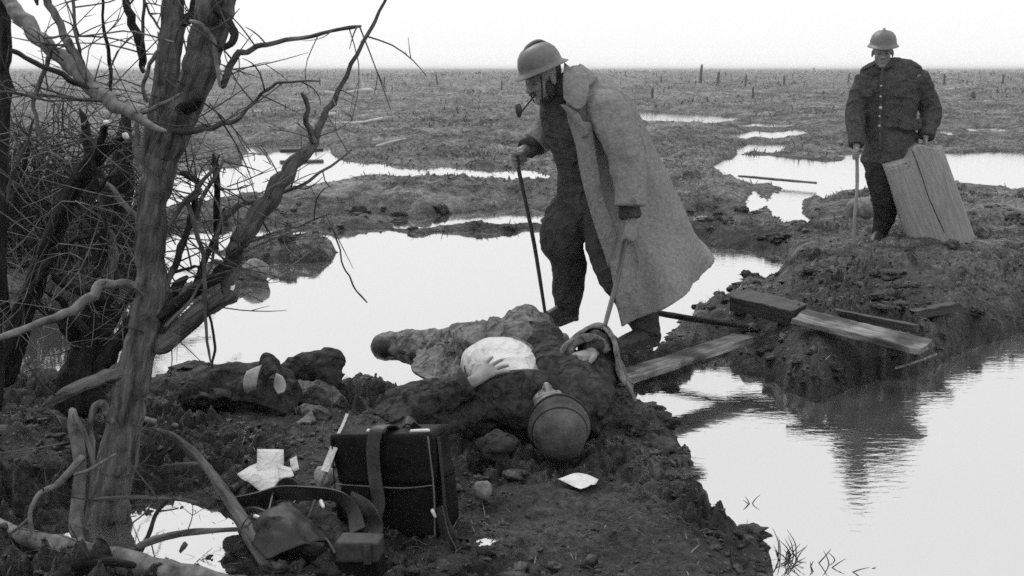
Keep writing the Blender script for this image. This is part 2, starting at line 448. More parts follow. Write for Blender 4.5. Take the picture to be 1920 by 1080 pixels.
# ================================================================== the setting: flooded ground
ZW = -0.20
WATER = [
 # broad pool in the middle
 [(-900, 620), (-200, 590), (60, 556), (200, 515), (236, 446), (330, 436), (430, 428), (520, 420), (600, 426), (700, 431), (860, 433), (1000, 430), (1120, 434), (1285, 450), (1330, 462), (1410, 472), (1450, 494), (1410, 526), (1360, 560), (1255, 615), (1240, 660), (1190, 700), (1100, 708), (960, 722), (800, 756), (640, 752), (560, 756), (420, 750), (300, 738), (150, 746), (40, 746), (-300, 764), (-900, 790)],
 # pool on the right and the gap under the footbridge
 [(1120, 770), (1200, 730), (1290, 690), (1372, 664), (1392, 704), (1450, 735), (1540, 745), (1640, 718), (1740, 684), (1830, 646), (1920, 626), (2150, 590), (2900, 530), (2900, 1700), (1500, 1700), (1450, 1160), (1425, 1070), (1345, 1020), (1312, 940), (1295, 870), (1268, 815), (1190, 792)],
 # pond behind the standing figure
 [(1336, 312), (1392, 290), (1385, 274), (1440, 270), (1432, 284), (1590, 288), (1760, 286), (1920, 283), (2300, 276), (2300, 366), (1920, 356), (1850, 348), (1760, 342), (1640, 354), (1570, 362), (1510, 374), (1505, 400), (1540, 420), (1470, 428), (1430, 416), (1408, 384), (1432, 352), (1400, 340)],
 # strip behind the island
 [(120, 384), (250, 348), (330, 332), (400, 320), (466, 312), (470, 289), (600, 282), (640, 301), (720, 308), (830, 310), (950, 315), (1010, 330), (960, 350), (880, 340), (760, 334), (655, 336), (560, 350), (480, 368), (400, 382), (330, 396), (220, 412)],
 [(468, 270), (600, 271), (606, 288), (480, 287)],
 [(1176, 208), (1240, 211), (1310, 215), (1405, 222), (1330, 233), (1190, 231)],
 [(690, 404), (760, 410), (840, 402), (940, 388), (1010, 398), (990, 424), (860, 425), (740, 428)],
 [(548, 403), (630, 398), (660, 412), (590, 420)],
 [(1285, 398), (1340, 396), (1362, 424), (1300, 428)],
 [(610, 168), (690, 166), (690, 174), (612, 176)],
 [(920, 158), (962, 158), (962, 165), (920, 165)],
 [(1480, 243), (1330, 258), (1400, 266), (1560, 256)],
]
for cx, cy, rx, ry in [(1230, 300, 34, 5), (1265, 352, 30, 6), (1420, 236, 60, 3), (1720, 250, 50, 4), (1850, 244, 44, 4), (1300, 372, 26, 6), (520, 236, 60, 4), (820, 244, 40, 4), (900, 206, 60, 3), (760, 190, 50, 2.5), (1600, 196, 70, 2.5), (1500, 176, 60, 2), (1830, 190, 60, 2.5), (1240, 190, 40, 2), (440, 214, 50, 3), (640, 380, 30, 5), (560, 350, 22, 4), (1060, 250, 40, 4), (1330, 430, 20, 5), (1760, 400, 26, 5), (1880, 410, 30, 6), (700, 280, 40, 4)]:
    WATER.append([(cx + rx * math.cos(a_) * (1 + .25 * math.sin(3 * a_ + cx)), cy + ry * math.sin(a_) * (1 + .3 * math.sin(2 * a_ + cy))) for a_ in np.linspace(0, 2 * math.pi, 10, endpoint=False)])
LAND = [
 [(430, 474), (470, 458), (540, 452), (600, 453), (622, 466), (600, 484), (520, 488), (450, 492)],
 [(330, 565), (350, 528), (430, 514), (500, 522), (500, 537), (440, 548), (380, 560)],
 [(1395, 290), (1440, 284), (1590, 292), (1585, 300), (1450, 298)],
]
PUDDLES = [(310, 1002, .34, .25, -.055), (925, 1015, .045, .03, -.016), (1010, 990, .02, .012, -.018)]
def _poly(p): return np.array([tuple(G(x, y, ZW))[:2] for x, y in p])
WPOLY = [_poly(p) for p in WATER]; LPOLY = [_poly(p) for p in LAND]
def sd_poly(x, y, poly):
    best = np.full(x.shape, 1e9); inside = np.zeros(x.shape, bool)
    n = len(poly)
    for i in range(n):
        ax, ay = poly[i]; bx, by = poly[(i + 1) % n]
        ex, ey = bx - ax, by - ay
        t = np.clip(((x - ax) * ex + (y - ay) * ey) / (ex * ex + ey * ey), 0, 1)
        best = np.minimum(best, (x - ax - ex * t) ** 2 + (y - ay - ey * t) ** 2)
        if ey != 0:
            c = ((ay > y) != (by > y)) & (x < ex * (y - ay) / ey + ax)
            inside ^= c
    d = np.sqrt(best)
    return np.where(inside, -d, d)
PUD = [(G(px, py, pz).x, G(px, py, pz).y, rx, ry, pz) for px, py, rx, ry, pz in PUDDLES]
BUMPS = []
def bump(px, py, r, h, z=-.05):
    g = G(px, py, z); BUMPS.append((g.x, g.y, r, h))
bump(1560, 640, .55, .10); bump(1480, 610, .35, .06); bump(1450, 560, .5, .05)
bump(1700, 560, .8, .06); bump(1850, 520, 1.2, .12); bump(1880, 590, .6, .06); bump(1570, 372, .6, .12); bump(1620, 480, .9, .03)
bump(340, 690, .28, .05); bump(420, 700, .25, .03); bump(660, 715, .2, .03); bump(1250, 800, .16, .05); bump(1360, 1000, .2, .05); bump(1240, 880, .3, .03)
bump(760, 360, 2.0, .07); bump(600, 370, 1.4, .05); bump(900, 350, 1.5, .06); bump(1380, 370, .8, .10); bump(1290, 330, 1.3, .08)
bump(40, 450, 1.0, .16); bump(-120, 460, 1.0, .2); bump(150, 430, .8, .12); bump(330, 860, .3, .02); bump(100, 720, .4, .04); bump(1600, 200, 5, .2); bump(1300, 250, 3, .15); bump(620, 250, 3.5, .12)
for _ in range(60):
    yy = 14 * 1.045 ** (_ ) + random.uniform(-1, 1)
    if yy > 190: break
    BUMPS.append((random.uniform(-.5, .5) * yy, yy, .05 * yy * random.uniform(.4, 1), .10 + .0012 * yy * random.random()))

def land_dist(x, y):
    s = np.clip(y * .012, .03, 1.2)
    f = 1.0 / np.clip(y * .045, .14, 4)
    wx = x + s * (vn2(x * f, y * f, 11) + .6 * vn2(x * f * 2.7, y * f * 2.7, 12) + .35 * vn2(x * f * 7, y * f * 7, 14))
    wy = y + s * 1.3 * (vn2(x * f, y * f, 21) + .6 * vn2(x * f * 2.7, y * f * 2.7, 22) + .35 * vn2(x * f * 7, y * f * 7, 24))
    d = np.full(x.shape, 50.0)
    for p in WPOLY:
        lo = p.min(0) - 3; hi = p.max(0) + 3
        k = (wx > lo[0]) & (wx < hi[0]) & (wy > lo[1]) & (wy < hi[1])
        if k.any(): d[k] = np.minimum(d[k], sd_poly(wx[k], wy[k], p))
    for p in LPOLY:
        lo = p.min(0) - .2; hi = p.max(0) + .2
        k = (wx > lo[0]) & (wx < hi[0]) & (wy > lo[1]) & (wy < hi[1])
        if k.any(): d[k] = np.maximum(d[k], -sd_poly(wx[k], wy[k], p))
    return d
def terrain(x, y):
    x = np.asarray(x, float); y = np.asarray(y, float)
    d = land_dist(x, y)
    bs = np.clip(.022 * y, .05, .6) * np.clip(1 + .7 * vn2(x * 1.9, y * 1.9, 81), .5, 1.7)
    L = np.clip(d, 0, None)
    rise = .19 - .10 * np.clip((y - 9.8) / 3, 0, 1)
    h = ZW + rise * (1 - np.exp(-L / bs))
    cov = 1 - np.exp(-L / (bs * 1.6))
    for bx, by, r, a in BUMPS:
        q = ((x - bx) ** 2 + (y - by) ** 2) / (r * r)
        h += a * np.exp(-q) * cov
    far = np.clip((y - 6) / 20, 0, 1)
    n1 = vn2(x * 2.3, y * 2.3, 1) * .020 + vn2(x * 6, y * 6, 2) * .022
    rid = 1 - 2 * np.abs(vn2(x * 9 + vn2(x * 4, y * 4, 8), y * 9, 3)); rid2 = 1 - 2 * np.abs(vn2(x * 21, y * 21, 4))
    rid3 = 1 - 2 * np.abs(vn2(x * 40 + .5 * vn2(x * 15, y * 15, 61), y * 40, 62))
    pat = np.clip(.6 + .9 * vn2(x * 2.2, y * 2.2, 63), .15, 1.3)
    pit = np.clip(vn2(x * 13 + .7 * vn2(x * 6, y * 6, 64), y * 13, 65) - .12, 0, .5)
    n2 = pat * ((.42 - rid) * .017 + (.42 - rid2) * .020 + (.42 - rid3) * .012 + vn2(x * 75, y * 75, 5) * .004 + vn2(x * 120, y * 120, 6) * .002 - pit * .08)
    fade = np.clip(1.6 - y / 22, 0, 1)
    n3 = far * (vn2(x * .7, y * .7, 7) * .07 + (1 - 2 * np.abs(vn2(x * 1.7, y * 1.7, 9))) * .06 + (1 - 2 * np.abs(vn2(x * 3.9, y * 3.9, 19))) * .03)
    n4 = np.clip((y - 25) / 60, 0, 1) * (vn2(x * .12, y * .12, 17) * .18 + vn2(x * .4, y * .4, 18) * .14) + np.clip((y - 120) / 200, 0, 1) * (vn2(x * .05, y * .03, 27) * .3 + np.abs(vn2(x * .3, y * .1, 28)) * .3)
    fin = np.clip((1400 - y) / 900, 0, 1)
    # softer, trampled mud where the body and kit lie
    q = np.exp(-(((x + .1) / .55) ** 2 + ((y - 4.6) / .6) ** 2) ** 2) * .45
    edge = np.clip(L / (bs * 2.6), .22, 1)
    h += cov * fin * (1 - q) * (n1 + n2 * edge * (fade + .15) * (1.25 + .3 * np.clip((8 - y) / 2, 0, 1)) + n3 + n4)
    for X0, Y0, rx, ry, pz in PUD:
        q2 = np.sqrt(((x - X0) / rx) ** 2 + ((y - Y0) / ry) ** 2) + .25 * vn2(x * 30, y * 30, 71)
        k2 = np.clip((1.7 - q2) / .7, 0, 1)
        h = np.where((y < 6) & (k2 > 0), h * (1 - k2) + k2 * (np.minimum(h, pz + .03 * (q2 - 1))), h)
    wet = np.clip(-d, 0, None)
    h = np.where(d < 0, ZW - .006 - .3 * (1 - np.exp(-wet / .5)) + np.clip(.10 - wet * .8, 0, .1) * np.clip(rid * .35 - .05, -.05, .25), h)
    return h, d
def hz(x, y):
    h, d = terrain(np.array([x]), np.array([y])); return float(h[0])

def build_ground():
    tin = np.linspace(-.56, .56, 610)
    tout = np.geomspace(.575, 3.2, 22)
    t = np.concatenate([-tout[::-1], tin, tout])
    ys = [2.1]
    while ys[-1] < 260: ys.append(ys[-1] * (1.0031 if ys[-1] < 6.5 else 1.0048 if ys[-1] < 40 else 1.008))
    while ys[-1] < 6000: ys.append(ys[-1] * 1.12)
    ys = np.array([-40, -6, 0, 1.2] + ys)
    T, Y = np.meshgrid(t, ys)
    X = T * np.maximum(np.abs(Y), 1.6)
    H, D = terrain(X.ravel(), Y.ravel())
    rows, cols = T.shape
    V = np.stack([X.ravel(), Y.ravel(), H], 1)
    i = np.arange(rows - 1)[:, None] * cols + np.arange(cols - 1)[None, :]
    Fq = np.stack([i, i + 1, i + cols + 1, i + cols], -1).reshape(-1, 4)
    yy = Y.ravel()
    dry = np.clip((D / (.05 + .012 * yy)), 0, 1) * np.clip((yy - 4.6) / 5.0, .06, 1)
    dry *= np.clip(.75 + .5 * vn2(X.ravel() * .5, yy * .5, 31), .3, 1.2)
    g = mesh_np('ground', V, Fq.ravel(), np.full(len(Fq), 4), M['mud'], shade={'dry': dry})
    g['kind'] = 'structure'; g['label'] = 'churned waterlogged mud flats reaching the horizon'
build_ground()
w = mesh('pool_water', [(-700, -60, ZW), (700, -60, ZW), (700, 700, ZW), (-700, 700, ZW)], [(0, 1, 2, 3)], M['water'])
w['kind'] = 'structure'; w['label'] = 'pale sky-reflecting flood water standing in the shell holes'

for X0, Y0, rx, ry, pz in PUD:
    o = mesh('puddle', [(X0 + 1.6 * rx * math.cos(a), Y0 + 1.6 * ry * math.sin(a), pz) for a in np.linspace(0, 2 * math.pi, 24, endpoint=False)], [tuple(range(24))], M['water'])
    o['kind'] = 'structure'; o['label'] = 'small puddle in the trampled mud'
def ribbon_blades(n, ysamp, lens, lift, seed, width, shades, dmin=.01, xt=.54, clump=None):
    r = np.random.default_rng(seed)
    y = ysamp(r, n); x = (r.random(n) * 2 - 1) * xt * y
    h, d = terrain(x, y)
    keep = d > dmin
    if clump is not None: keep &= clump(x, y, r)
    x, y, h = x[keep], y[keep], h[keep]; n = len(x)
    L = lens(r, y); az = r.random(n) * 2 * np.pi; el = lift(r, n)
    dx = np.cos(az) * np.cos(el); dy = np.sin(az) * np.cos(el); dz = np.sin(el)
    wv = width(r, y)
    px, py = -np.sin(az) * wv, np.cos(az) * wv
    droop = r.random(n) * .5 * L * np.cos(el)
    base = np.stack([x, y, h - .004], 1)
    dr = np.stack([dx, dy, dz], 1) * L[:, None]; sd = np.stack([px, py, np.zeros(n)], 1)
    mid = base + dr * .55; tip = base + dr * 1.0; tip[:, 2] -= droop * .5
    tip[:, 2] = np.maximum(tip[:, 2], ZW + .004)
    V = np.stack([base - sd, base + sd, mid - sd * .8, mid + sd * .8, tip], 1).reshape(-1, 3)
    o = np.arange(n)[:, None] * 5
    F = np.concatenate([o + 0, o + 1, o + 3, o + 2, o + 2, o + 3, o + 4], 1)
    sh = np.repeat(shades(r, n) * np.clip(.8 + .8 * vn2(x * 5 / np.sqrt(y * 6), y * 5 / np.sqrt(y * 6), 91), .2, 1.6), 5)
    return V, F.ravel(), np.tile([4, 3], n), sh
def merge_blades(name, sets, label, cat):
    Vs, Ls, Ss, Hs, off = [], [], [], [], 0
    for V, L, S, H in sets:
        Vs.append(V); Ls.append(L + off); Ss.append(S); Hs.append(H); off += len(V)
    o = mesh_np(name, np.concatenate(Vs), np.concatenate(Ls), np.concatenate(Ss), M['grass'], shade={'shade': np.concatenate(Hs)}, smooth=False)
    return tag(o, label, cat, kind='stuff')
logy = lambda a, b: (lambda r, n: np.exp(r.random(n) * (math.log(b) - math.log(a)) + math.log(a)))
patchy = lambda f, th: (lambda x, y, r: vn2(x * f, y * f, 41) + .4 * r.standard_normal(len(x)) > th)
shade_mix = lambda lo, hi, p: (lambda r, n: lo + (hi - lo) * r.random(n) ** p)
near = ribbon_blades(46000, logy(2.8, 8), lambda r, y: .015 + .07 * r.random(len(y)) ** 2.2, lambda r, n: r.normal(.15, .25, n), 3,
                     lambda r, y: .0009 + .0016 * r.random(len(y)) ** 2, shade_mix(.01, .40, 2.5), clump=patchy(3, .0))
midg = ribbon_blades(70000, logy(5.5, 24), lambda r, y: .02 + .010 * y * (.2 + r.random(len(y))) * .6, lambda r, n: r.normal(.2, .3, n), 5,
                     lambda r, y: .0005 * y * (.5 + .9 * r.random(len(y))), shade_mix(.03, .34, 1.4), clump=lambda x, y, r: (vn2(x * 1.2, y * 1.2, 41) + .4 * r.standard_normal(len(x)) > -.15) & ((y > 9.6) | (r.random(len(x)) < .12)))
farg = ribbon_blades(70000, logy(16, 420), lambda r, y: .05 + .0050 * np.minimum(y, 90) * (.2 + r.random(len(y))), lambda r, n: r.normal(.3, .3, n), 9,
                     lambda r, y: .0006 * y * (.5 + .9 * r.random(len(y))), shade_mix(.12, .36, 1.2), clump=patchy(.35, -.25))
scrub = ribbon_blades(5000, logy(140, 520), lambda r, y: .25 + .8 * r.random(len(y)) ** 2, lambda r, n: r.normal(1.25, .3, n), 13,
                      lambda r, y: .02 + .0004 * y * r.random(len(y)), shade_mix(.04, .16, 1.0), clump=patchy(.06, .0))
merge_blades('matted_grass', [near, midg, farg, scrub], 'dead matted grass straggling over the mud from bank to horizon', 'grass')

def build_clods(name, n, sub, s0, s1, pw, seed, ymax, label, th):
    r = np.random.default_rng(seed)
    ico = bmesh.new(); bmesh.ops.create_icosphere(ico, subdivisions=sub, radius=1)
    bv = np.array([tuple(v.co) for v in ico.verts]); bf = np.array([[v.index for v in f.verts] for f in ico.faces]); ico.free()
    y = np.exp(r.random(n) * math.log(ymax / 2.9)) * 2.9; x = (r.random(n) * 2 - 1) * .52 * y
    h, d = terrain(x, y); k = (d > .01) & ((vn2(x * 2, y * 2, 51) + .3 * r.standard_normal(n) > th) | (d < .2)) & ~((np.abs(x) < .5) & (np.abs(y - 4.5) < .6))
    x, y, h = x[k], y[k], h[k]; n = len(x)
    s = (s0 + s1 * r.random(n) ** pw) * (1 + .06 * y)
    sc = np.stack([s * (.5 + r.random(n)), s * (.5 + r.random(n)), s * (.35 + .6 * r.random(n))], 1)
    V = bv[None] * np.ones((n, 1, 1)); fl = V.reshape(-1, 3); off = np.repeat(r.random((n, 3)) * 90, len(bv), axis=0)
    V = (fl * (1 + .75 * vn3(fl * 1.7 + off, 1) + .5 * vn3(fl * 3.6 + off, 2))[:, None]).reshape(n, -1, 3)
    V = V * sc[:, None, :] + np.stack([x, y, h + sc[:, 2] * .05], 1)[:, None, :]
    F = bf[None] + (np.arange(n) * len(bv))[:, None, None]
    o = mesh_np(name, V.reshape(-1, 3), F.ravel(), np.full(n * len(bf), 3), M['clod'], smooth=sub > 1)
    tag(o, label, 'mud', kind='stuff')
build_clods('mud_clods', 1800, 2, .007, .018, 2.5, 21, 14, 'larger ragged clods of wet mud along the banks', .25)
build_clods('mud_crumbs', 17000, 1, .0025, .008, 2, 22, 12, 'small loose crumbs of mud strewn over the ground', -.1)

def build_lumps(n=1700):
    r = np.random.default_rng(31)
    ico = bmesh.new(); bmesh.ops.create_icosphere(ico, subdivisions=3, radius=1)
    bv = np.array([tuple(v.co) for v in ico.verts]); bf = np.array([[v.index for v in f.verts] for f in ico.faces]); ico.free()
    y = np.exp(r.random(n) * math.log(13 / 2.9)) * 2.9; x = (r.random(n) * 2 - 1) * .5 * y
    h, d = terrain(x, y); k = (d > .03) & ((vn2(x * 1.5, y * 1.5, 57) > .05) | (d < .25)) & ~((np.abs(x + .15) < .42) & (np.abs(y - 4.65) < .6)) & ~((np.abs(x - 2.6) < .6) & (np.abs(y - 9) < .4))
    x, y, h = x[k], y[k], h[k]; n = len(x)
    s = (.016 + .045 * r.random(n) ** 2) * (.6 + .07 * y)
    sc = np.stack([s * (.7 + .9 * r.random(n)), s * (.7 + .9 * r.random(n)), s * (.35 + .4 * r.random(n))], 1)
    fl = (bv[None] * np.ones((n, 1, 1))).reshape(-1, 3); off = np.repeat(r.random((n, 3)) * 90, len(bv), axis=0)
    V = (fl * (1 + .5 * vn3(fl * 1.6 + off, 1) + .4 * (1 - 2 * np.abs(vn3(fl * 3.2 + off, 2))) + .25 * vn3(fl * 7 + off, 3))[:, None]).reshape(n, -1, 3)
    V = V * sc[:, None, :] + np.stack([x, y, h], 1)[:, None, :]
    F = bf[None] + (np.arange(n) * len(bv))[:, None, None]
    o = mesh_np('mud_lumps', V.reshape(-1, 3), F.ravel(), np.full(n * len(bf), 3), M['mud'], shade={'dry': np.full(V.size // 3, .12)})
    tag(o, 'heaped ragged lumps of churned mud on both banks', 'mud', kind='stuff')
build_lumps()

def build_debris(n=170):
    r = random.Random(71); S = []
    for _ in range(n):
        y = math.exp(r.uniform(math.log(2.95), math.log(9.5))); x = r.uniform(-.5, .5) * y
        h, d = terrain(np.array([x]), np.array([y]))
        if d[0] < .03: continue
        a = r.uniform(0, 2 * math.pi); L = r.uniform(.03, .13) * (.6 + .12 * y); t = r.uniform(.0010, .0028) * (.6 + .12 * y); pts = []
        for k in range(5):
            a += r.gauss(0, .45); x += math.cos(a) * L / 4; y += math.sin(a) * L / 4
            hh, dd = terrain(np.array([x]), np.array([y])); pts.append(Vector((x, y, float(hh[0]) + t + r.uniform(0, .012))))
        S.append(loft(pts, [t, t, t * .9, t * .7, t * .4], 2, 5, tip=False))
    v, f = join(S); o = mesh('root_litter', v, f, M['twig']); tag(o, 'torn roots and twig litter scattered over the muddy banks', 'litter', kind='stuff')
build_debris()

# ================================================================== figures
def basis(front, up):
    f = Vector(front).normalized(); u = Vector(up); u = (u - f * u.dot(f)).normalized(); l = u.cross(f)
    return f, l, u
def place(shape, c, fr):
    f, l, u = fr; c = Vector(c)
    return [c + f * v[0] + l * v[1] + u * v[2] for v in shape[0]], shape[1]
def head_shapes(c, fr):
    E = lambda c0, a: ellip(c0, (a[0], 0, 0), (0, a[1], 0), (0, 0, a[2]), 10)
    S = [E((-.012, 0, .035), (.098, .077, .088)), E((.028, 0, -.035), (.062, .062, .082)), E((.042, 0, -.082), (.042, .047, .036)),
         loft([(.083, 0, .012), (.098, 0, -.012), (.109, 0, -.03)], [.009, .011, .014], 2, 8), E((.098, .012, -.034), (.010, .009, .008)), E((.098, -.012, -.034), (.010, .009, .008)),
         E((.076, 0, .024), (.020, .05, .011)), E((-.008, .078, -.012), (.018, .009, .032)), E((-.008, -.078, -.012), (.018, .009, .032)),
         E((.082, 0, -.060), (.012, .024, .006)), E((.081, 0, -.072), (.012, .022, .007)), E((.072, 0, -.103), (.02, .024, .017)),
         E((.058, .038, -.03), (.025, .02, .024)), E((.058, -.038, -.03), (.025, .02, .024))]
    return [place(s, c, fr) for s in S]
def face_bits(c, fr, person, hair=True, moustache=False):
    for s in (1, -1):
        v, f = place(ellip((.083, .030 * s, -.002), (.006, 0, 0), (0, .009, 0), (0, 0, .005), 6), c, fr)
        mesh('eye', v, f, M['eye'], person)
    if moustache:
        v, f = join([place(ellip((.092, .016 * s, -.052), (.009, .0, 0), (0, .022, -.006 * s), (0, 0, .008), 6), c, fr) for s in (1, -1)])
        mesh('moustache', v, f, M['hair'], person)
    if hair:
        v, f = place(ellip((-.036, 0, .03), (.074, 0, 0), (0, .073, 0), (0, 0, .076), 10), c, fr)
        mesh('hair', v, f, M['hair'], person)
def helmet(c, fr, person, m, comb=True, size=.9):
    """crested steel helmet: domed skull, flared brim, comb along the top"""
    prof = [(.02, .148), (.05, .142), (.08, .126), (.102, .098), (.114, .062), (.117, .034), (.119, .030), (.132, .020), (.150, .008), (.152, .003), (.147, .002), (.128, .012), (.112, .024)]
    seg = 40; V, F = [V3(0, 0, .150)], []
    for r, z in prof:
        for k in range(seg):
            a = 2 * math.pi * k / seg; ca, sa = math.cos(a), math.sin(a)
            flare = max(0, r - .117)
            sx = 1.13 * min(r, .117) + flare * 1.15 * (abs(ca) ** .8) + flare * .6 * (1 - abs(ca))
            sy = .99 * min(r, .117) + flare * .6
            V.append(V3(ca * sx, sa * sy, z - (.012 * abs(ca) ** 3 if r > .118 else 0)))
    for k in range(seg): F.append((0, 1 + k, 1 + (k + 1) % seg))
    for i in range(len(prof) - 1):
        for k in range(seg):
            a, b = 1 + i * seg + k, 1 + i * seg + (k + 1) % seg
            F.append((a, a + seg, b + seg, b))
    V = [v * size for v in V]
    v, f = place((V, F), c, fr)
    h = mesh('helmet', v, f, m, person)
    if not comb:        # dark rings in strap colour paint the brim's shade: dome band, rolled rim
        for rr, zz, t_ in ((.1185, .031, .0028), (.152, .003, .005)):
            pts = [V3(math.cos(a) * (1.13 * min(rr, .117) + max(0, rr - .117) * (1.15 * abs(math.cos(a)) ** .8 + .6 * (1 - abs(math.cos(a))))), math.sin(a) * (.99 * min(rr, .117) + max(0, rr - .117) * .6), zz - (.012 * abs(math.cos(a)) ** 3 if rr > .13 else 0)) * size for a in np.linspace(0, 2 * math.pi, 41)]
            v, f = place(loft(pts, [t_] * 41, 1, 6, tip=False), c, fr); mesh('brim_shade_ring', v, f, M['strapdark'], h)
        return h
    pts = [V3(.075, 0, .128), V3(.045, 0, .148), V3(0, 0, .158), V3(-.05, 0, .150), V3(-.095, 0, .118)]
    cv, cf = loft(pts, [(.005, .010), (.009, .011), (.010, .012), (.009, .011), (.004, .010)], 4, 10, side=(0, 0, 1))
    v, f = place(([v * size for v in cv], cf), c, fr)
    mesh('crest', v, f, m, h)
    return h
def grip(c, axis, out, wrist):
    """hand closed round a stick through c; out = side where the palm sits"""
    axis = Vector(axis).normalized(); out = Vector(out); out = (out - axis * out.dot(axis)).normalized(); s = axis.cross(out)
    c = Vector(c); S = []
    for i, (o, r0, r) in enumerate([(.030, .030, .0093), (.010, .031, .0098), (-.011, .030, .0094), (-.030, .027, .0082)]):
        pts = [c + axis * o + (out * math.cos(math.radians(a)) + s * math.sin(math.radians(a))) * (r0 - .00004 * a) for a in (10, 55, 100, 150, 200, 245)]
        S.append(loft(pts, [r * 1.15, r * 1.1, r, r, r * .95, r * .8], 2, 8))
    pts = [c + axis * (.03 + .006 * k) + (out * math.cos(math.radians(-a)) + s * math.sin(math.radians(-a))) * .030 for k, a in enumerate((20, 65, 110, 150))]
    S.append(loft(pts, [.015, .0125, .011, .009], 2, 8))
    k = c + out * .030
    S.append(loft([Vector(wrist), (Vector(wrist) + k) / 2 + out * .006, k + s * .004], [(.030, .022), (.036, .020), (.040, .016)], 3, 12, side=axis))
    return S
def open_hand(wrist, d, nrm, curl=.5, side=1, size=1.0, spread=.10):
    """relaxed hand: palm, four unequal curled fingers, thumb from the side of the palm; fingers curl towards nrm"""
    d = Vector(d).normalized(); n = Vector(nrm); n = (n - d * n.dot(d)).normalized(); s = d.cross(n) * side
    w = Vector(wrist); S = []
    S.append(loft([w - d * .02, w + d * .03, w + d * .075 * size, w + d * .09 * size], [(.027, .019), (.035, .018), (.041, .016), (.038, .013)], 3, 12, side=s))
    for i, (o, L) in enumerate([(.034, .074), (.0118, .083), (-.0108, .078), (-.033, .060)]):
        p = w + d * (.084 - .004 * abs(i - 1)) * size + s * o; dd = (d + s * spread * (1.3 - i)).normalized(); pts = [p - d * .012, p]
        for k, fr_ in enumerate((.45, .32, .23)):
            ang = curl * (.7 + .55 * k)
            q = (dd * math.cos(ang) + n * math.sin(ang)).normalized()
            pts.append(pts[-1] + q * L * fr_ * size)
        S.append(loft(pts, [.0098, .0094, .0086, .008, .0066], 2, 8))
    p = w + d * .02 + s * .026
    S.append(loft([p, p + d * .028 + s * .022, p + d * .055 + s * .030 + n * .012, p + d * .076 + s * .028 + n * .024], [.015, .0125, .0105, .0085], 2, 8))
    return S
def boot_shapes(ankle, toe, r=.05, up=None):
    a, t = Vector(ankle), Vector(toe); d = t - a; d.z = 0; d.normalize()
    sole = t.z
    heel = a - d * .055; heel.z = sole + .045
    S = [loft([heel, a * .5 + V3(heel.x, heel.y, sole + .06) * .5, a + d * .05 + V3(0, 0, sole + .062 - a.z), t - d * .05 + V3(0, 0, .048), t + V3(0, 0, .036)],
              [(.036, .042), (.045, .052), (.047, .056), (.047, .044), (.034, .030)], 4, 14, side=d.cross(V3(0, 0, 1)))]
    S.append(loft([V3(heel.x, heel.y, sole + .012) - d * .01, V3(a.x, a.y, sole + .012) + d * .05, V3(t.x, t.y, sole + .012) + d * .012], [(.037, .014), (.044, .014), (.04, .014)], 4, 14, side=d.cross(V3(0, 0, 1))))
    u = Vector(up) if up else V3(0, 0, 1)
    S.append(loft([V3(a.x, a.y, sole + .05), a, a + u * .10], [(.047, .055), (r, r * 1.05), (r * 1.1, r * 1.15)], 3, 14, side=d.cross(V3(0, 0, 1))))
    return S
def cane(name, pts, r, m, label, cat='stick', handle=None):
    o = thing(name, pts[-1], label, cat)
    v, f = loft(pts, [r * 1.05] + [r] * (len(pts) - 2) + [r * .8], 6, 10, rough=.12, rs=4)
    mesh('shaft', v, f, m, o)
    if handle:
        v, f = loft(handle, [r * 1.15] * len(handle), 5, 10, rough=.08); mesh('handle', v, f, m, o)
    return o

# ---------------------------------------------------------------- stooping soldier in the open greatcoat
pa = thing('person', P(1130, 640, 6.0), 'stooping person in open pale greatcoat and crested helmet leaning on two sticks', 'person')
A = lambda x, y, Y: P(x, y, Y)
hd = A(1019, 146, 5.86)
frA = basis((-.82, -.46, -.36), (-.32, -.14, 1))
hipR, kneeR, ankR = A(1092, 378, 6.10), A(1052, 450, 6.0), A(1064, 575, 6.2)
hipL, kneeL, ankL = A(1132, 382, 5.94), A(1150, 500, 5.86), A(1214, 615, 5.80)
shR, elR, wrR = A(1046, 205, 6.10), A(1016, 262, 6.16), A(978, 284, 6.0)
shL, elL, wrL = A(1138, 212, 5.80), A(1176, 308, 5.70), A(1181, 416, 5.64)
stR_a, stR_b = A(968, 296, 5.97), A(1028, 625, 6.10)
stL_a, stL_b = A(1172, 452, 5.60), A(1134, 611, 4.65)
gR = stR_a.lerp(stR_b, .012); gL = stL_a.lerp(stL_b, -.02)
body = head_shapes(hd, frA)
body += [loft([hd + V3(.02, .03, -.05), A(1062, 190, 5.95)], [.056, .062], 4, 12),
         loft([A(1060, 190, 5.95), A(1080, 235, 5.98), A(1100, 310, 6.02), A(1112, 375, 6.02)], [(.08, .06), (.12, .08), (.11, .08), (.11, .09)], 4, 16, side=(-.5, .85, 0)),
         loft([shR, elR, wrR], [.05, .042, .028], 4, 10), loft([shL, elL, wrL], [.05, .042, .028], 4, 10),
         loft([hipR, kneeR, ankR], [.07, .045, .03], 4, 12), loft([hipL, kneeL, ankL], [.07, .045, .03], 4, 12)]
body += grip(gR, stR_a - stR_b, (gR - wrR) * -1 + V3(0.01, -.02, .05), wrR)
body += open_hand(wrL, V3(.16, -.12, -1), V3(-.75, .65, .1), 1.05, -1, 1.0, .05)
fuse('body', body, M['skin'], pa, .005, 1)
face_bits(hd, frA, pa, True, True)
v, f = join([place(ellip((.012 + .02, .0, -.094), (.05, 0, 0), (0, .054, 0), (0, 0, .038), 8), hd, frA)] + [place(ellip((.012, .060 * s_, -.055), (.030, 0, 0), (0, .014, 0), (0, 0, .048), 8), hd, frA) for s_ in (1, -1)])
mesh('beard', v, f, M['hair'], pa)
helmet(hd + frA[2] * .045 + frA[0] * -.005, frA, pa, M['helmet'])
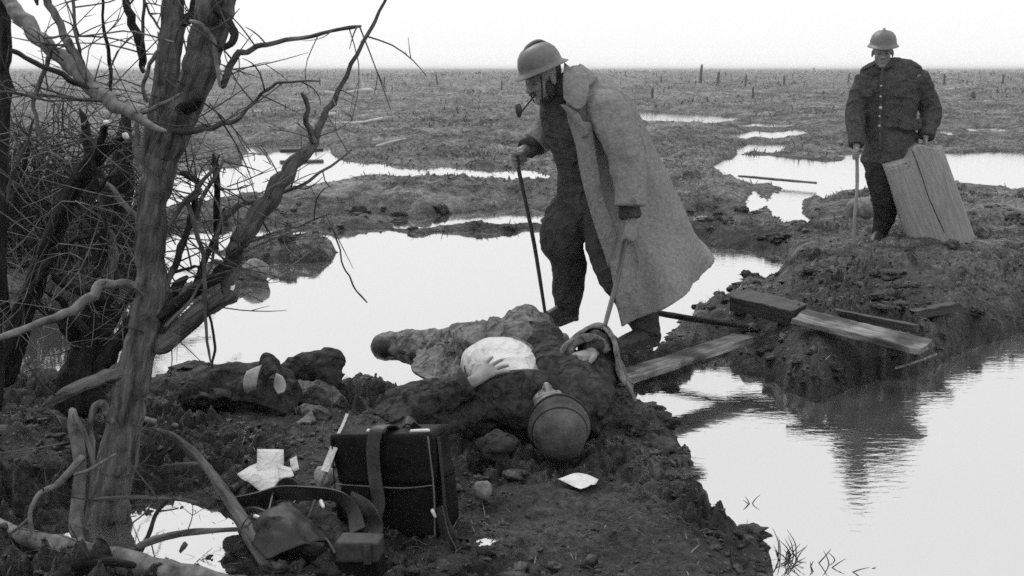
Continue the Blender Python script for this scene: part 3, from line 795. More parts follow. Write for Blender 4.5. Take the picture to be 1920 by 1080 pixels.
# chin strap
v, f = place(loft([(.055, .083, .03), (.07, .066, -.05), (.075, .03, -.108), (.075, -.03, -.108), (.07, -.066, -.05), (.055, -.083, .03)], [(.003, .007)] * 6, 4, 8), hd, frA)
mesh('chin_strap', v, f, M['strapdark'], pa)
beard = True
tun = [loft([A(1046, 186, 5.92), A(1058, 205, 5.95), A(1076, 245, 5.97), A(1095, 310, 6.0), A(1105, 360, 6.02), A(1108, 400, 6.02)],
            [(.09, .085), (.165, .125), (.19, .14), (.175, .135), (.19, .15), (.20, .15)], 8, 30, side=(-.5, .85, 0), fold=(.06, 9, 3)),
       loft([shR, elR, wrR.lerp(elR, .22)], [.08, .064, .05], 12, 20, tip=False, fold=(.10, 14, 5)), loft([shL, elL, wrL.lerp(elL, .06)], [.08, .064, .05], 14, 20, tip=False, fold=(.10, 14, 6))]
fuse('tunic', tun, M['tunic'], pa, .0085, 1, wrinkles(.007, (7, 7, 13), 3))
v, f = loft([A(1040, 178, 5.86), A(1062, 165, 5.93)], [(.074, .068), (.085, .08)], 3, 16, tip=False); mesh('tunic_collar', v, f, M['tunic'], pa)
trs = [loft([A(1105, 350, 6.02), A(1108, 385, 6.03)], [(.17, .14), (.18, .14)], 3, 18, side=(-.5, .85, 0)),
       loft([hipR, hipR.lerp(kneeR, .5) + V3(-.02, -.03, 0), kneeR, A(1066, 490, 6.08), A(1066, 535, 6.17), ankR], [.118, .125, .112, .088, .080, .064], 9, 26, fold=(.13, 10, 7)),
       loft([hipL, hipL.lerp(kneeL, .5), kneeL, A(1170, 540, 5.84), ankL], [.12, .12, .10, .085, .062], 9, 26, fold=(.12, 10, 8))]
fuse('trousers', trs, M['trouser'], pa, .0085, 1, wrinkles(.007, (6, 6, 11), 9))
z1, z2 = hz(*A(1050, 610, 6.15).xy) , hz(*A(1190, 655, 5.75).xy)
toeR = A(1020, 618, 6.02); toeL = A(1158, 664, 5.66)
for tag_, line, rad_ in (('puttee', [A(1066, 496, 6.09), A(1067, 535, 6.17), A(1065, 572, 6.2)], [.094, .083, .066]), ('puttee', [A(1176, 545, 5.84), A(1196, 582, 5.82), A(1213, 612, 5.80)], [.09, .08, .064])):
    rows_ = catmull([list(p_) + [q_] for p_, q_ in zip(line, rad_)], 24); L_ = len(rows_)
    v, f = loft([Vector(w_[:3]) for w_ in rows_], [w_[3] * (1.0 + .05 * ((i_ % 6) / 6)) for i_, w_ in enumerate(rows_)], 1, 22, tip=False); mesh(tag_, v, f, M['trouser'], pa)
fuse('boot', boot_shapes(ankR, toeR, .055), M['boot'], pa, .008, 2, wrinkles(.004, (18, 18, 18), 2))
fuse('boot', boot_shapes(ankL, toeL, .055), M['boot'], pa, .008, 2, wrinkles(.004, (18, 18, 18), 5))
# the greatcoat: a thick open shell hung from the shoulders, flaring behind
lv = [[(1046, 150, 5.92), (1072, 128, 6.03), (1098, 134, 6.02), (1100, 162, 5.87), (1064, 186, 5.80)],
      [(1026, 185, 6.10), (1082, 146, 6.24), (1160, 166, 6.06), (1128, 196, 5.82), (1066, 222, 5.78)],
      [(1038, 235, 6.20), (1100, 205, 6.32), (1198, 222, 6.08), (1146, 245, 5.86), (1077, 258, 5.79)],
      [(1046, 280, 6.22), (1110, 260, 6.34), (1234, 298, 6.10), (1168, 310, 5.86), (1091, 310, 5.79)],
      [(1070, 345, 6.24), (1150, 325, 6.38), (1280, 382, 6.12), (1192, 388, 5.83), (1110, 378, 5.77)],
      [(1096, 420, 6.24), (1180, 400, 6.40), (1314, 440, 6.12), (1218, 465, 5.78), (1136, 462, 5.75)],
      [(1118, 480, 6.22), (1205, 448, 6.40), (1334, 470, 6.10), (1240, 522, 5.72), (1151, 535, 5.72)],
      [(1140, 520, 6.20), (1225, 480, 6.38), (1338, 488, 6.08), (1262, 566, 5.70), (1166, 613, 5.70)]]
cols = [catmull([A(*r[k]) for r in lv], 9) for k in range(5)]
grid = [catmull([cols[k][i] for k in range(5)], 12) for i in range(len(cols[0]))]
nr, nc = len(grid), len(grid[0])
Gp = np.array(grid).reshape(-1, 3)
Gn = np.zeros((nr, nc, 3)); q = Gp.reshape(nr, nc, 3)
du = np.gradient(q, axis=0); dv = np.gradient(q, axis=1); Gn = np.cross(du, dv); Gn /= np.linalg.norm(Gn, axis=2, keepdims=True) + 1e-9
if Gn[nr // 2, 36, 1] > 0: Gn = -Gn
lvl = np.linspace(0, 1, nr)[:, None]; cc = np.linspace(0, 1, nc)[None, :]
fold = .055 * np.sin(cc * 19 + 1.6 * np.sin(lvl * 4) + 1) * np.clip(lvl - .2, 0, 1) + .014 * (1 - 2 * np.abs(np.sin(cc * 17 + lvl * 3.5))) * np.clip(lvl - .15, 0, 1)
q = q + Gn * fold[..., None]
th = .011
V = [Vector(p) for p in (q + Gn * th).reshape(-1, 3)] + [Vector(p) for p in (q - Gn * th).reshape(-1, 3)]
F = []; N = nr * nc
for i in range(nr - 1):
    for k in range(nc - 1):
        a = i * nc + k
        F.append((a, a + 1, a + nc + 1, a + nc)); F.append((N + a, N + a + nc, N + a + nc + 1, N + a + 1))
for i in range(nr - 1):
    for k in (0, nc - 1):
        a = i * nc + k; e = (a, a + nc, N + a + nc, N + a)
        F.append(e if k == 0 else e[::-1])
for k in range(nc - 1):
    for i in (0, nr - 1):
        a = i * nc + k; e = (a, N + a, N + a + 1, a + 1)
        F.append(e if i == 0 else e[::-1])
bmx = bmesh.new(); bv_ = [bmx.verts.new(v) for v in V]
for f_ in F:
    try: bmx.faces.new([bv_[i] for i in f_])
    except ValueError: pass
bmesh.ops.recalc_face_normals(bmx, faces=bmx.faces); bmx.verts.index_update()
V = [v.co.copy() for v in bmx.verts]; F = [tuple(v.index for v in f_.verts) for f_ in bmx.faces]; bmx.free()
slv = [loft([shL + V3(-.04, .06, .05), shL, A(1164, 262, 5.72), elL, A(1181, 345, 5.67), A(1181, 386, 5.65)], [.08, .108, .096, .088, .074, .076], 9, 28, tip=False, fold=(.10, 9, 12)),
       loft([shR, elR.lerp(shR, .4), elR.lerp(wrR, .28)], [.09, .082, .074], 9, 24, tip=False, fold=(.09, 10, 14))]
fuse('greatcoat', [(V, F)] + slv, M['coat'], pa, .0072, 1, wrinkles(.007, (7, 7, 5), 21))
def flap(name, pts, m, parent, t=.008, nu=10, nv=10, bow=.0, seed=0, amp=.004):
    """thick cloth or paper panel through a grid of points"""
    rows = [catmull(r, nv) for r in pts]
    rows = [catmull([r[k] for r in rows], nu) for k in range(len(rows[0]))]
    q = np.array(rows); nr, nc = q.shape[:2]
    n = np.cross(np.gradient(q, axis=0), np.gradient(q, axis=1)); n /= np.linalg.norm(n, axis=2, keepdims=True) + 1e-9
    if amp: q = q + n * (amp * vn3(q.reshape(-1, 3) * 16, seed)).reshape(nr, nc)[..., None]
    top = q + n * t / 2; bot = q - n * t / 2; N = nr * nc
    V = list(top.reshape(-1, 3)) + list(bot.reshape(-1, 3)); F = []
    for i in range(nr - 1):
        for k in range(nc - 1):
            a = i * nc + k; F += [(a, a + 1, a + nc + 1, a + nc), (N + a, N + a + nc, N + a + nc + 1, N + a + 1)]
    for i in range(nr - 1):
        a = i * nc; F.append((a, a + nc, N + a + nc, N + a)); a += nc - 1; F.append((a, N + a, N + a + nc, a + nc))
    for k in range(nc - 1):
        a = k; F.append((a, N + a, N + a + 1, a + 1)); a += (nr - 1) * nc; F.append((a, a + 1, N + a + 1, N + a))
    return mesh(name, V, F, m, parent)
flap('back_collar', [[A(1072, 128, 5.84), A(1092, 124, 5.92), A(1086, 120, 6.02)], [A(1096, 168, 5.76), A(1118, 150, 5.90), A(1112, 138, 6.06)]], M['coat'], pa, .014, 8, 8, seed=14)
flap('collar', [[A(1058, 118, 5.86), A(1082, 136, 5.80), A(1100, 140, 5.86)], [A(1056, 150, 5.78), A(1078, 170, 5.73), A(1104, 168, 5.76)], [A(1058, 186, 5.75), A(1080, 205, 5.70), A(1094, 200, 5.73)]], M['coat'], pa, .014, 8, 8, seed=4)
flap('lapel', [[A(1052, 196, 5.755), A(1064, 200, 5.73), A(1082, 208, 5.725)], [A(1072, 222, 5.745), A(1084, 228, 5.71), A(1096, 234, 5.71)], [A(1092, 258, 5.735), A(1098, 256, 5.72), A(1104, 250, 5.715)]], M['coat'], pa, .014, 6, 6, seed=7)
flap('coat_facing', [[A(1070, 226, 5.775), A(1086, 228, 5.735), A(1108, 228, 5.745)], [A(1102, 375, 5.76), A(1116, 370, 5.72), A(1130, 362, 5.73)], [A(1144, 505, 5.73), A(1152, 470, 5.69), A(1158, 440, 5.70)]], M['coat'], pa, .012, 10, 6, seed=9)
cane('walking_stick', [stR_a + (stR_a - stR_b) * .03, A(978, 345, 5.98), A(1002, 460, 6.03), stR_b], .011, M['stick'], 'thin dark walking stick in the right hand of the stooping person', handle=None)
cane('walking_stick', [stL_a + (stL_a - stL_b) * .10, stL_a.lerp(stL_b, .5) + V3(.006, 0, 0), stL_b], .012, M['stick'], 'dark cane prodding at the coat of the person lying down')
pp = thing('tobacco_pipe', A(985, 200, 5.74), 'small dark curved tobacco pipe in the mouth of the stooping person', 'pipe')
mouth = hd + frA[0] * .088 + frA[2] * -.066
bowl = A(973, 209, 5.74)
v, f = loft([mouth, mouth.lerp(bowl, .5) + V3(0, 0, -.008), bowl + V3(0, 0, -.012)], [.0045, .005, .008], 4, 8); mesh('stem', v, f, M['stick'], pp)
v, f = loft([bowl + V3(0, 0, -.02), bowl, bowl + V3(-.005, 0, .025)], [.012, .017, .016], 3, 12); mesh('bowl', v, f, M['stick'], pp)

# ---------------------------------------------------------------- standing soldier by the hewn log
YB = 9.25
B = lambda x, y, Y=YB: P(x, y, Y)
pb = thing('person', B(1668, 455), 'standing person in dark buttoned tunic and helmet, hand on a stick', 'person')
hb = B(1655, 98, 9.2)
frB = basis((-.26, -.95, -.12), (0, 0, 1))
bo = head_shapes(hb, frB)
shRb, elRb, wrRb = B(1625, 146, 9.25), B(1604, 214, 9.22), B(1606, 276, 9.06)
shLb, elLb, wrLb = B(1718, 144, 9.22), B(1744, 206, 9.28), B(1736, 256, 9.14)
hRb, kRb, aRb = B(1650, 285, 9.25), B(1656, 365, 9.18), B(1650, 436, 9.3)
hLb, kLb, aLb = B(1696, 285, 9.3), B(1704, 365, 9.25), B(1712, 436, 9.35)
cb = B(1606, 291, 9.0); cb2 = B(1603, 484, 8.95)
bo += [loft([hb + V3(0, .02, -.06), B(1660, 128)], [.055, .06], 3, 12),
       loft([B(1662, 130), B(1664, 160), B(1664, 230), B(1668, 285)], [(.12, .09), (.19, .11), (.16, .11), (.16, .11)], 4, 16, side=(1, 0, 0)),
       loft([shRb, elRb, wrRb], [.05, .042, .028], 4, 10), loft([shLb, elLb, wrLb], [.05, .042, .028], 4, 10),
       loft([hRb, kRb, aRb], [.07, .045, .03], 4, 12), loft([hLb, kLb, aLb], [.07, .045, .03], 4, 12)]
bo += grip(cb, V3(0, 0, 1), V3(.2, .3, .6) + V3(0, .8, 0), wrRb)
bo += open_hand(wrLb, V3(-.15, -.3, -1), V3(-1, .1, 0), .5, 1)
fuse('body', bo, M['skin'], pb, .0062, 2)
face_bits(hb, frB, pb, True, False)
helmet(hb + frB[2] * .042 - frB[0] * .004, frB, pb, M['helmet'])
jk = [loft([B(1657, 123, 9.24), B(1661, 129, 9.25), B(1666, 142), B(1667, 170), B(1668, 215), B(1667, 240), B(1669, 268), B(1669, 298)],
           [(.085, .07), (.15, .10), (.215, .13), (.23, .155), (.205, .145), (.195, .14), (.215, .155), (.235, .17)], 7, 34, side=(1, 0, 0), fold=(.05, 8, 25)),
      loft([B(1630, 138), B(1648, 132), B(1664, 130), B(1690, 130), B(1712, 135)], [.075, .085, .09, .085, .078], 6, 20),
      loft([shRb, elRb, wrRb.lerp(elRb, .06)], [.088, .076, .058], 14, 24, tip=False, fold=(.11, 11, 21)), loft([shLb, elLb, wrLb], [.09, .08, .062], 14, 24, tip=False, fold=(.11, 11, 23))]
fuse('tunic', jk, M['tunicb'], pb, .009, 1, wrinkles(.010, (6, 6, 10), 33))
v, f = loft([B(1655, 124, 9.22), B(1655, 115, 9.21)], [(.088, .086), (.078, .078)], 3, 18, side=(1, 0, 0), tip=False); mesh('tunic_collar', v, f, M['tunicb'], pb)
def front_y(x, y):   # a point just proud of the chest
    return B(x, y, YB - .155)
for (x, y, s) in [(1654, 140, .009), (1652, 161, .011), (1651, 181, .010), (1651, 202, .014), (1649, 218, .009), (1649, 236, .011), (1690, 177, .008), (1708, 238, .008)]:
    c = B(x, y, YB - (.135 if y < 150 else .165) + (.015 if x > 1680 else 0))
    v, f = ellip(c, (s, 0, 0), (0, .008, 0), (0, 0, s), 6); mesh('button', v, f, M['button'], pb)
for (x0, x1, y0, y1) in [(1674, 1704, 168, 180), (1686, 1728, 222, 242), (1616, 1640, 168, 180)]:
    d0 = YB - .158
    flap('pocket_flap', [[B(x0, y0, d0 + .01), B((x0 + x1) / 2, y0, d0 - .004), B(x1, y0, d0 + .05)], [B(x0, y1, d0), B((x0 + x1) / 2, y1 + 3, d0 - .012), B(x1, y1, d0 + .045)]], M['tunicb'], pb, .012, 6, 6, seed=3)
for s, (x0, x1, y0) in ((1, (1692, 1724, 120)), (-1, (1618, 1640, 124))):
    v, f = loft([B(x0, y0 - (2 if s > 0 else -6), 9.2), B(x1, y0 + (6 if s > 0 else -4), 9.2)], [(.006, .022), (.006, .026)], 3, 10, side=(0, 0, 1)); mesh('shoulder_strap', v, f, M['tunicb'], pb)
v, f = loft([B(1655, 130, YB - .135), B(1652, 160, YB - .165), B(1651, 215, YB - .16), B(1649, 292, YB - .185)], [(.012, .006)] * 4, 4, 8, side=(1, 0, 0)); mesh('front_placket', v, f, M['tunicb'], pb)
tb = [loft([B(1668, 262), B(1668, 292)], [(.17, .125), (.18, .13)], 3, 18, side=(1, 0, 0)),
      loft([hRb, hRb.lerp(kRb, .5) + V3(-.01, -.02, 0), kRb, B(1660, 400, 9.25), aRb], [.11, .112, .092, .085, .060], 9, 24, fold=(.12, 9, 27)),
      loft([hLb, hLb.lerp(kLb, .5), kLb, B(1708, 400, 9.3), aLb], [.11, .112, .092, .085, .060], 9, 24, fold=(.12, 9, 29))]
fuse('trousers', tb, M['trouserb'], pb, .009, 1, wrinkles(.007, (7, 7, 12), 39))
fuse('boot', boot_shapes(aRb, B(1638, 462, 9.12), .055), M['boot'], pb, .009, 2)
fuse('boot', boot_shapes(aLb, B(1712, 462, 9.2), .055), M['boot'], pb, .009, 2)
cane('walking_stick', [cb + V3(0, 0, .05), B(1607, 350, 9.0), B(1602, 420, 8.97), cb2], .014, M['stickpale'], 'knobbly stick planted in the mud by the standing person', handle=None)

# ---------------------------------------------------------------- person lying on the near bank
C = lambda x, y, Y: P(x, y, Y - .33)
pc = thing('person', C(960, 740, 4.9), 'person lying on their back in the mud, white shirt showing under open tunic', 'person')
hc = C(1034, 776, 4.52)
frC = basis((-.16, .05, 1), (.06, -1, .02))      # face to the sky, crown towards the camera
bc = head_shapes(hc, frC)
shCr, elCr, wrCr = C(1092, 752, 4.70), C(1124, 662, 5.12), C(1110, 662, 4.87)
shCl, elCl, wrCl = C(930, 765, 4.66), C(795, 776, 4.58), C(890, 714, 4.60)
bc += [loft([hc + V3(-.01, .06, -.02), C(1020, 750, 4.62)], [.055, .062], 3, 12),
       loft([C(1010, 745, 4.64), C(975, 700, 4.85), C(940, 672, 5.10), C(910, 655, 5.36)], [(.08, .03), (.11, .045), (.10, .05), (.10, .05)], 4, 16, side=(1, .3, 0)),
       loft([shCr, elCr, wrCr], [.05, .042, .03], 4, 10), loft([shCl, elCl, wrCl], [.04, .03, .026], 4, 10)]
bc += open_hand(wrCr, V3(-.62, -.72, .05), V3(-.1, -.15, -1), 1.0, 1, 1.05, .05)
bc += open_hand(wrCl, V3(.72, .55, .42), V3(.2, .5, -.8), .22, 1, 1.0, .30)
legs = [loft([C(885, 650, 5.38), C(828, 655, 5.62), C(742, 650, 5.78)], [.085, .06, .05], 4, 12), loft([C(965, 640, 5.40), C(985, 615, 5.78), C(1030, 640, 6.02)], [.085, .06, .05], 4, 12)]
fuse('body', bc + legs, M['skinpale'], pc, .0048, 1)
face_bits(hc, frC, pc, False, False)
frH = basis((-.08, -.40, .92), (.05, -.92, -.38))
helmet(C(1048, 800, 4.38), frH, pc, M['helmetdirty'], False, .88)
fuse('shirt', [loft([C(980, 712, 4.82), C(962, 698, 4.92), C(938, 684, 5.06), C(908, 676, 5.24)], [(.085, .065), (.13, .10), (.145, .115), (.115, .09)], 9, 30, side=(1, .35, 0), fold=(.035, 9, 31))], M['shirt'], pc, .008, 1, wrinkles(.008, (10, 5, 6), 12))
# trousers and turned-back skirts of the tunic: a rumpled mass
fuse('trousers', [loft([C(900, 655, 5.22), C(870, 648, 5.42), C(826, 652, 5.62), C(775, 652, 5.74), C(735, 650, 5.80)], [.09, .085, .08, .074, .066], 10, 26, fold=(.27, 9, 33)),
                  loft([C(975, 645, 5.22), C(978, 626, 5.50), C(985, 612, 5.76), C(1010, 625, 5.9), C(1035, 645, 6.0)], [.09, .09, .085, .08, .075], 9, 26, fold=(.27, 8, 35)),
                  loft([C(990, 650, 5.2), C(900, 650, 5.3)], [(.10, .07), (.10, .07)], 9, 26, fold=(.12, 9, 37))], M['lyingcloth'], pc, .0085, 1, wrinkles(.010, (10, 6, 9), 14))
fuse('boot', [loft([C(760, 650, 5.77), C(735, 649, 5.79), C(722, 650, 5.80)], [.062, .068, .075], 4, 14)], M['boot'], pc, .008, 2)
fuse('tunic', [loft([C(1024, 722, 4.68), C(992, 726, 4.66), C(950, 732, 4.65), C(900, 742, 4.66)], [.05, .062, .066, .06], 9, 26, fold=(.25, 9, 81)), loft([C(1040, 772, 4.62), C(1000, 766, 4.66), C(940, 764, 4.68)], [(.07, .04), (.13, .07), (.12, .075)], 9, 26, side=(.2, 1, 0), fold=(.12, 8, 41)),
               loft([C(1098, 764, 4.64), C(1062, 716, 4.84), C(1030, 680, 5.08), C(1012, 648, 5.32)], [.10, .105, .10, .10], 10, 26, fold=(.27, 9, 43)),
               loft([shCr, C(1118, 700, 4.92), elCr, wrCr + V3(.02, .05, .01)], [.095, .085, .078, .06], 10, 26, fold=(.27, 10, 47)),
               loft([shCl, C(860, 790, 4.60), elCl], [.075, .062, .05], 12, 24, fold=(.27, 12, 49)), loft([elCl, C(842, 745, 4.59), wrCl + V3(-.02, -.01, -.01)], [.052, .054, .046], 12, 24, tip=False, fold=(.27, 12, 51))],
     M['lyingdark'], pc, .008, 1, wrinkles(.009, (9, 9, 9), 17))
def drape(name, pts, m, parent, t=.014, n=12, amp=.02, nf=9, seed=0, fine=.006, along=1):
    """thick cloth sheet whose ridged folds run from row to row (along=1) or across (0)"""
    rows = [catmull(r_, n) for r_ in pts]
    q = np.array([catmull([r_[k] for r_ in rows], n) for k in range(len(rows[0]))]); nr, nc = q.shape[:2]
    nn = np.cross(np.gradient(q, axis=0), np.gradient(q, axis=1)); nn /= np.linalg.norm(nn, axis=2, keepdims=True) + 1e-9
    if nn[..., 2].mean() < 0: nn = -nn
    u, w = np.meshgrid(np.linspace(0, 1, nr), np.linspace(0, 1, nc), indexing='ij')
    if not along: u, w = w, u
    uu = u * nf + 1.2 * vn2(u * 3, w * 2.2, seed) + .6 * w
    f1 = 1 - 2.4 * np.abs(vn2(uu, w * .9, seed + 1)) ** .8; f2 = 1 - 2 * np.abs(vn2(uu * 2.3, w * 1.8 + 5, seed + 2))
    env = np.clip(.55 + .7 * vn2(u * 2.5, w * 2.5, seed + 4), .15, 1.2)
    q = q + nn * (amp * env * (f1 * .9 + f2 * .45) + fine * vn3(q.reshape(-1, 3) * 30, seed).reshape(nr, nc))[..., None]
    V = list((q + nn * t / 2).reshape(-1, 3)) + list((q - nn * t / 2).reshape(-1, 3)); N = nr * nc; F = []
    for i in range(nr - 1):
        for k in range(nc - 1):
            a_ = i * nc + k; F += [(a_, a_ + 1, a_ + nc + 1, a_ + nc), (N + a_, N + a_ + nc, N + a_ + nc + 1, N + a_ + 1)]
    for i in range(nr - 1):
        a_ = i * nc; F.append((a_, a_ + nc, N + a_ + nc, N + a_)); a_ += nc - 1; F.append((a_, N + a_, N + a_ + nc, a_ + nc))
    for k in range(nc - 1):
        a_ = k; F.append((a_, N + a_, N + a_ + 1, a_ + 1)); a_ += (nr - 1) * nc; F.append((a_, a_ + 1, N + a_ + 1, N + a_))
    return mesh(name, V, F, m, parent)
drape('tunic_skirt', [[P(785, 662, 5.53), P(845, 640, 5.55), P(905, 622, 5.55), P(960, 614, 5.53), P(1012, 624, 5.48), P(1046, 645, 5.43)],
                      [P(792, 652, 5.35), P(850, 618, 5.35), P(905, 600, 5.33), P(960, 591, 5.28), P(1012, 602, 5.23), P(1046, 624, 5.18)],
                      [P(780, 672, 5.15), P(840, 645, 5.11), P(895, 626, 5.05), P(950, 616, 5.01), P(1004, 624, 4.97), P(1044, 646, 4.95)],
                      [P(772, 694, 4.97), P(826, 690, 4.90), P(866, 676, 4.83), P(905, 648, 4.81), P(968, 638, 4.80), P(1018, 660, 4.79)],
                      [P(800, 712, 4.83), P(838, 716, 4.75), P(862, 706, 4.71), P(890, 672, 4.73), P(965, 652, 4.73), P(1014, 676, 4.71)]], M['lyingcloth'], pc, .014, 16, .036, 9, 5)
drape('coat_skirt', [[P(700, 778, 4.42), P(742, 727, 4.54), P(800, 711, 4.60), P(880, 706, 4.58)], [P(715, 782, 4.32), P(762, 742, 4.42), P(815, 728, 4.48), P(888, 722, 4.46)], [P(735, 794, 4.20), P(785, 778, 4.26), P(835, 768, 4.32), P(895, 752, 4.34)]], M['lyingdark'], pc, .012, 12, .03, 5, 15)
drape('tunic_front', [[P(1016, 655, 4.88), P(1036, 650, 4.92), P(1058, 668, 4.90)], [P(1006, 690, 4.70), P(1034, 682, 4.72), P(1070, 700, 4.70)], [P(1034, 716, 4.56), P(1062, 716, 4.55), P(1098, 735, 4.48)], [P(1072, 745, 4.42), P(1090, 752, 4.40), P(1116, 776, 4.32)]], M['lyingdark'], pc, .012, 12, .028, 6, 25)
drape('shirt_tail', [[P(955, 632, 4.93), P(985, 640, 4.90), P(1012, 662, 4.86)], [P(950, 645, 4.86), P(980, 655, 4.83), P(1010, 682, 4.76)]], M['shirt'], pc, .008, 8, .010, 5, 35)
# coat panel raised on the tip of the stick
flap('coat_panel', [[C(1018, 742, 4.76), C(1016, 716, 4.95), C(1030, 690, 5.15)], [C(1044, 676, 4.82), C(1046, 662, 5.0), C(1056, 650, 5.2)], [C(1086, 632, 4.88), C(1086, 628, 5.05), C(1092, 624, 5.25)], [C(1130, 608, 4.95), C(1128, 610, 5.08), C(1126, 612, 5.25)], [C(1151, 645, 4.86), C(1150, 636, 5.0), C(1148, 628, 5.2)], [C(1162, 702, 4.78), C(1162, 684, 4.95), C(1160, 664, 5.15)], [C(1196, 752, 4.70), C(1186, 728, 4.86), C(1176, 706, 5.05)]], M['lyingcloth'], pc, .014, 10, 10, seed=8, amp=.012)
cu = C(1103, 668, 4.86); cpts = [cu + V3(math.cos(a) * .082, math.sin(a) * .02, math.sin(a) * .074) for a in np.linspace(.3, 2 * math.pi - .4, 12)]
v, f = loft(cpts, [(.009, .02)] * 12, 3, 8, side=(0, -1, 0)); mesh('turned_cuff', v, f, M['lyingcloth'], pc)

# ================================================================== willow trees and brush on the left
RK = random.Random(77)
def branch(name, pts, Y0, Y1, m, parent, seg=10, rough=.22, sub=4, rs=None):
    """pts = (px, py, width px); depth runs from Y0 to Y1"""
    n = len(pts); pos, rad = [], []
    for i, (x, y, w) in enumerate(pts):
        Y = Y0 + (Y1 - Y0) * i / max(1, n - 1)
        pos.append(P(x, y, Y)); rad.append(wpx(w, Y))
    big = pts[0][2] > 40
    kp_, kr_ = [pos[0]], [rad[0]]
    for i in range(n - 1):                       # kinks and swellings between the given points
        L = (pos[i + 1] - pos[i]).length; m_ = 1 if L < .06 else 2 if L < .15 else 3
        for k in range(1, m_ + 1):
            t_ = k / (m_ + 1); rr = rad[i] + (rad[i + 1] - rad[i]) * t_; j = (.05 if big else .16) * rr + (.0 if big else .0016)
            kp_.append(pos[i].lerp(pos[i + 1], t_) + Vector((RK.gauss(0, j), RK.gauss(0, j), RK.gauss(0, j)))); kr_.append(rr * RK.uniform(.94, 1.07))
        kp_.append(pos[i + 1]); kr_.append(rad[i + 1] * RK.uniform(.96, 1.05))
    kr_[-1] *= .6
    v, f = loft(kp_, kr_, max(2, sub // 2) + (3 if big else 0), (44 if big else 22 if pts[0][2] > 20 else seg), rough=rough * .6, rs=RK.randrange(99), ridge=(.09 if big else .07, 2.6 if big else 1.6, RK.randrange(99)))
    ax_ = (pos[-1] - pos[0]).normalized(); qx = ax_.orthogonal().normalized(); qy = ax_.cross(qx)
    R = Matrix((qx, qy, ax_)).transposed().to_4x4(); R.translation = pos[0]; inv = R.inverted()
    o = mesh(name, [inv @ p for p in v], f, m, parent); o.matrix_basis = R      # bark grain follows the limb
    return o, pos, rad
def sprigs(pos, rad, n, r, lo=.08, hi=.32, tr=.0024):
    S = []; n = int(n * 2.5)
    for _ in range(n):
        i = r.randrange(0, len(pos) - 1); t = r.random(); p = pos[i].lerp(pos[i + 1], t)
        d = (pos[i + 1] - pos[i]).normalized(); q = Vector((r.gauss(0, 1), r.gauss(0, 1), r.gauss(.35, 1))); q = (q - d * q.dot(d) * .6).normalized()
        L = r.uniform(lo, hi); k = Vector((r.gauss(0, .22), r.gauss(0, .22), r.gauss(0, .22)))
        pts = [p, p + q * L * .4, p + q * L * .75 + k * L * .25, p + q * L + k * L * .6]
        k_ = r.uniform(.6, 1.25)
        S.append(loft(pts, [tr * 1.2 * k_, tr * k_, tr * .8 * k_, tr * .4 * k_], 2, 5, tip=False))
        for e in range(r.randrange(0, 3)):
            p2 = pts[1].lerp(pts[2], r.random()); q2 = (q + Vector((r.gauss(0, .7), r.gauss(0, .7), r.gauss(0, .7)))).normalized(); L2 = L * r.uniform(.2, .5)
            S.append(loft([p2, p2 + q2 * L2 * .5 + k * .01, p2 + q2 * L2], [tr * .7 * k_, tr * .6 * k_, tr * .3 * k_], 1, 4, tip=False))
    return S
RT = random.Random(5)
T = {}
def tree(key, base, label):
    o = thing('willow_tree', base, label, 'tree', 'bare willow stems on the left bank'); T[key] = o; return o
def limb(key, pts, Y0, Y1, m='bark', name='branch', tw=3, **k):
    if name == 'trunk': pts = [(x, y, w * .82) for x, y, w in pts]
    o, pos, rad = branch(name, pts, Y0, Y1, M[m], T[key], **k)
    if tw: T.setdefault(key + '_tw', []).extend(sprigs(pos, rad, tw, RT))
    return o
def stub(key, x, y, Y, w, d):
    c = P(x, y, Y); v, f = loft([c, c + Vector(d) * .012], [wpx(w, Y), wpx(w * .95, Y)], 2, 10, tip=False)
    mesh('cut_end', v, f, M['cutwood'], T[key])

t1 = tree('a', G(205, 940, -.08), 'tallest forked willow with streaked grey bark, nearest the middle of the left bank')
limb('a', [(196, 985, 104), (206, 930, 92), (225, 840, 80), (242, 740, 76), (264, 650, 72), (286, 560, 70), (281, 460, 64), (286, 380, 64), (300, 305, 70), (318, 250, 66)], 3.62, 3.62, 'bark', 'trunk', 6, seg=20, rough=.2, sub=8)
limb('a', [(308, 285, 58), (352, 190, 58), (382, 100, 58), (402, 20, 60), (424, -70, 54)], 3.62, 3.55, 'bark', 'branch', 4, seg=16, rough=.24, sub=8)
limb('a', [(290, 300, 50), (306, 190, 44), (319, 90, 40), (326, 0, 36), (334, -80, 32)], 3.63, 3.72, 'bark', 'branch', 3, seg=16, rough=.2, sub=8)
limb('a', [(318, 44, 22), (340, 40, 22), (362, 26, 18), (372, -30, 12)], 3.68, 3.70, 'barkdark')
limb('a', [(300, 645, 40), (360, 598, 36), (420, 556, 34), (434, 546, 30)], 3.62, 3.66)
limb('a', [(418, 556, 26), (436, 510, 28), (440, 470, 30), (452, 448, 36), (482, 400, 34), (520, 342, 29), (560, 298, 23), (592, 258, 16), (612, 205, 11), (640, 160, 9), (680, 80, 7), (722, 2, 5), (752, -55, 4)], 3.66, 3.9, 'bark', tw=8)
limb('a', [(588, 264, 13), (574, 232, 11), (578, 205, 9), (566, 176, 9)], 3.78, 3.76, tw=1)
limb('a', [(300, 590, 26), (340, 565, 24), (385, 530, 24), (425, 500, 24), (450, 470, 22)], 3.60, 3.68, 'barkdark')
limb('a', [(405, 470, 9), (406, 400, 12), (404, 310, 13), (400, 290, 8)], 3.75, 3.75, 'barkdark', tw=2)
limb('a', [(418, 160, 12), (430, 125, 12), (448, 98, 10), (500, 84, 8), (560, 72, 7), (622, 58, 6), (676, 49, 7)], 3.58, 3.5, 'bark', tw=6)
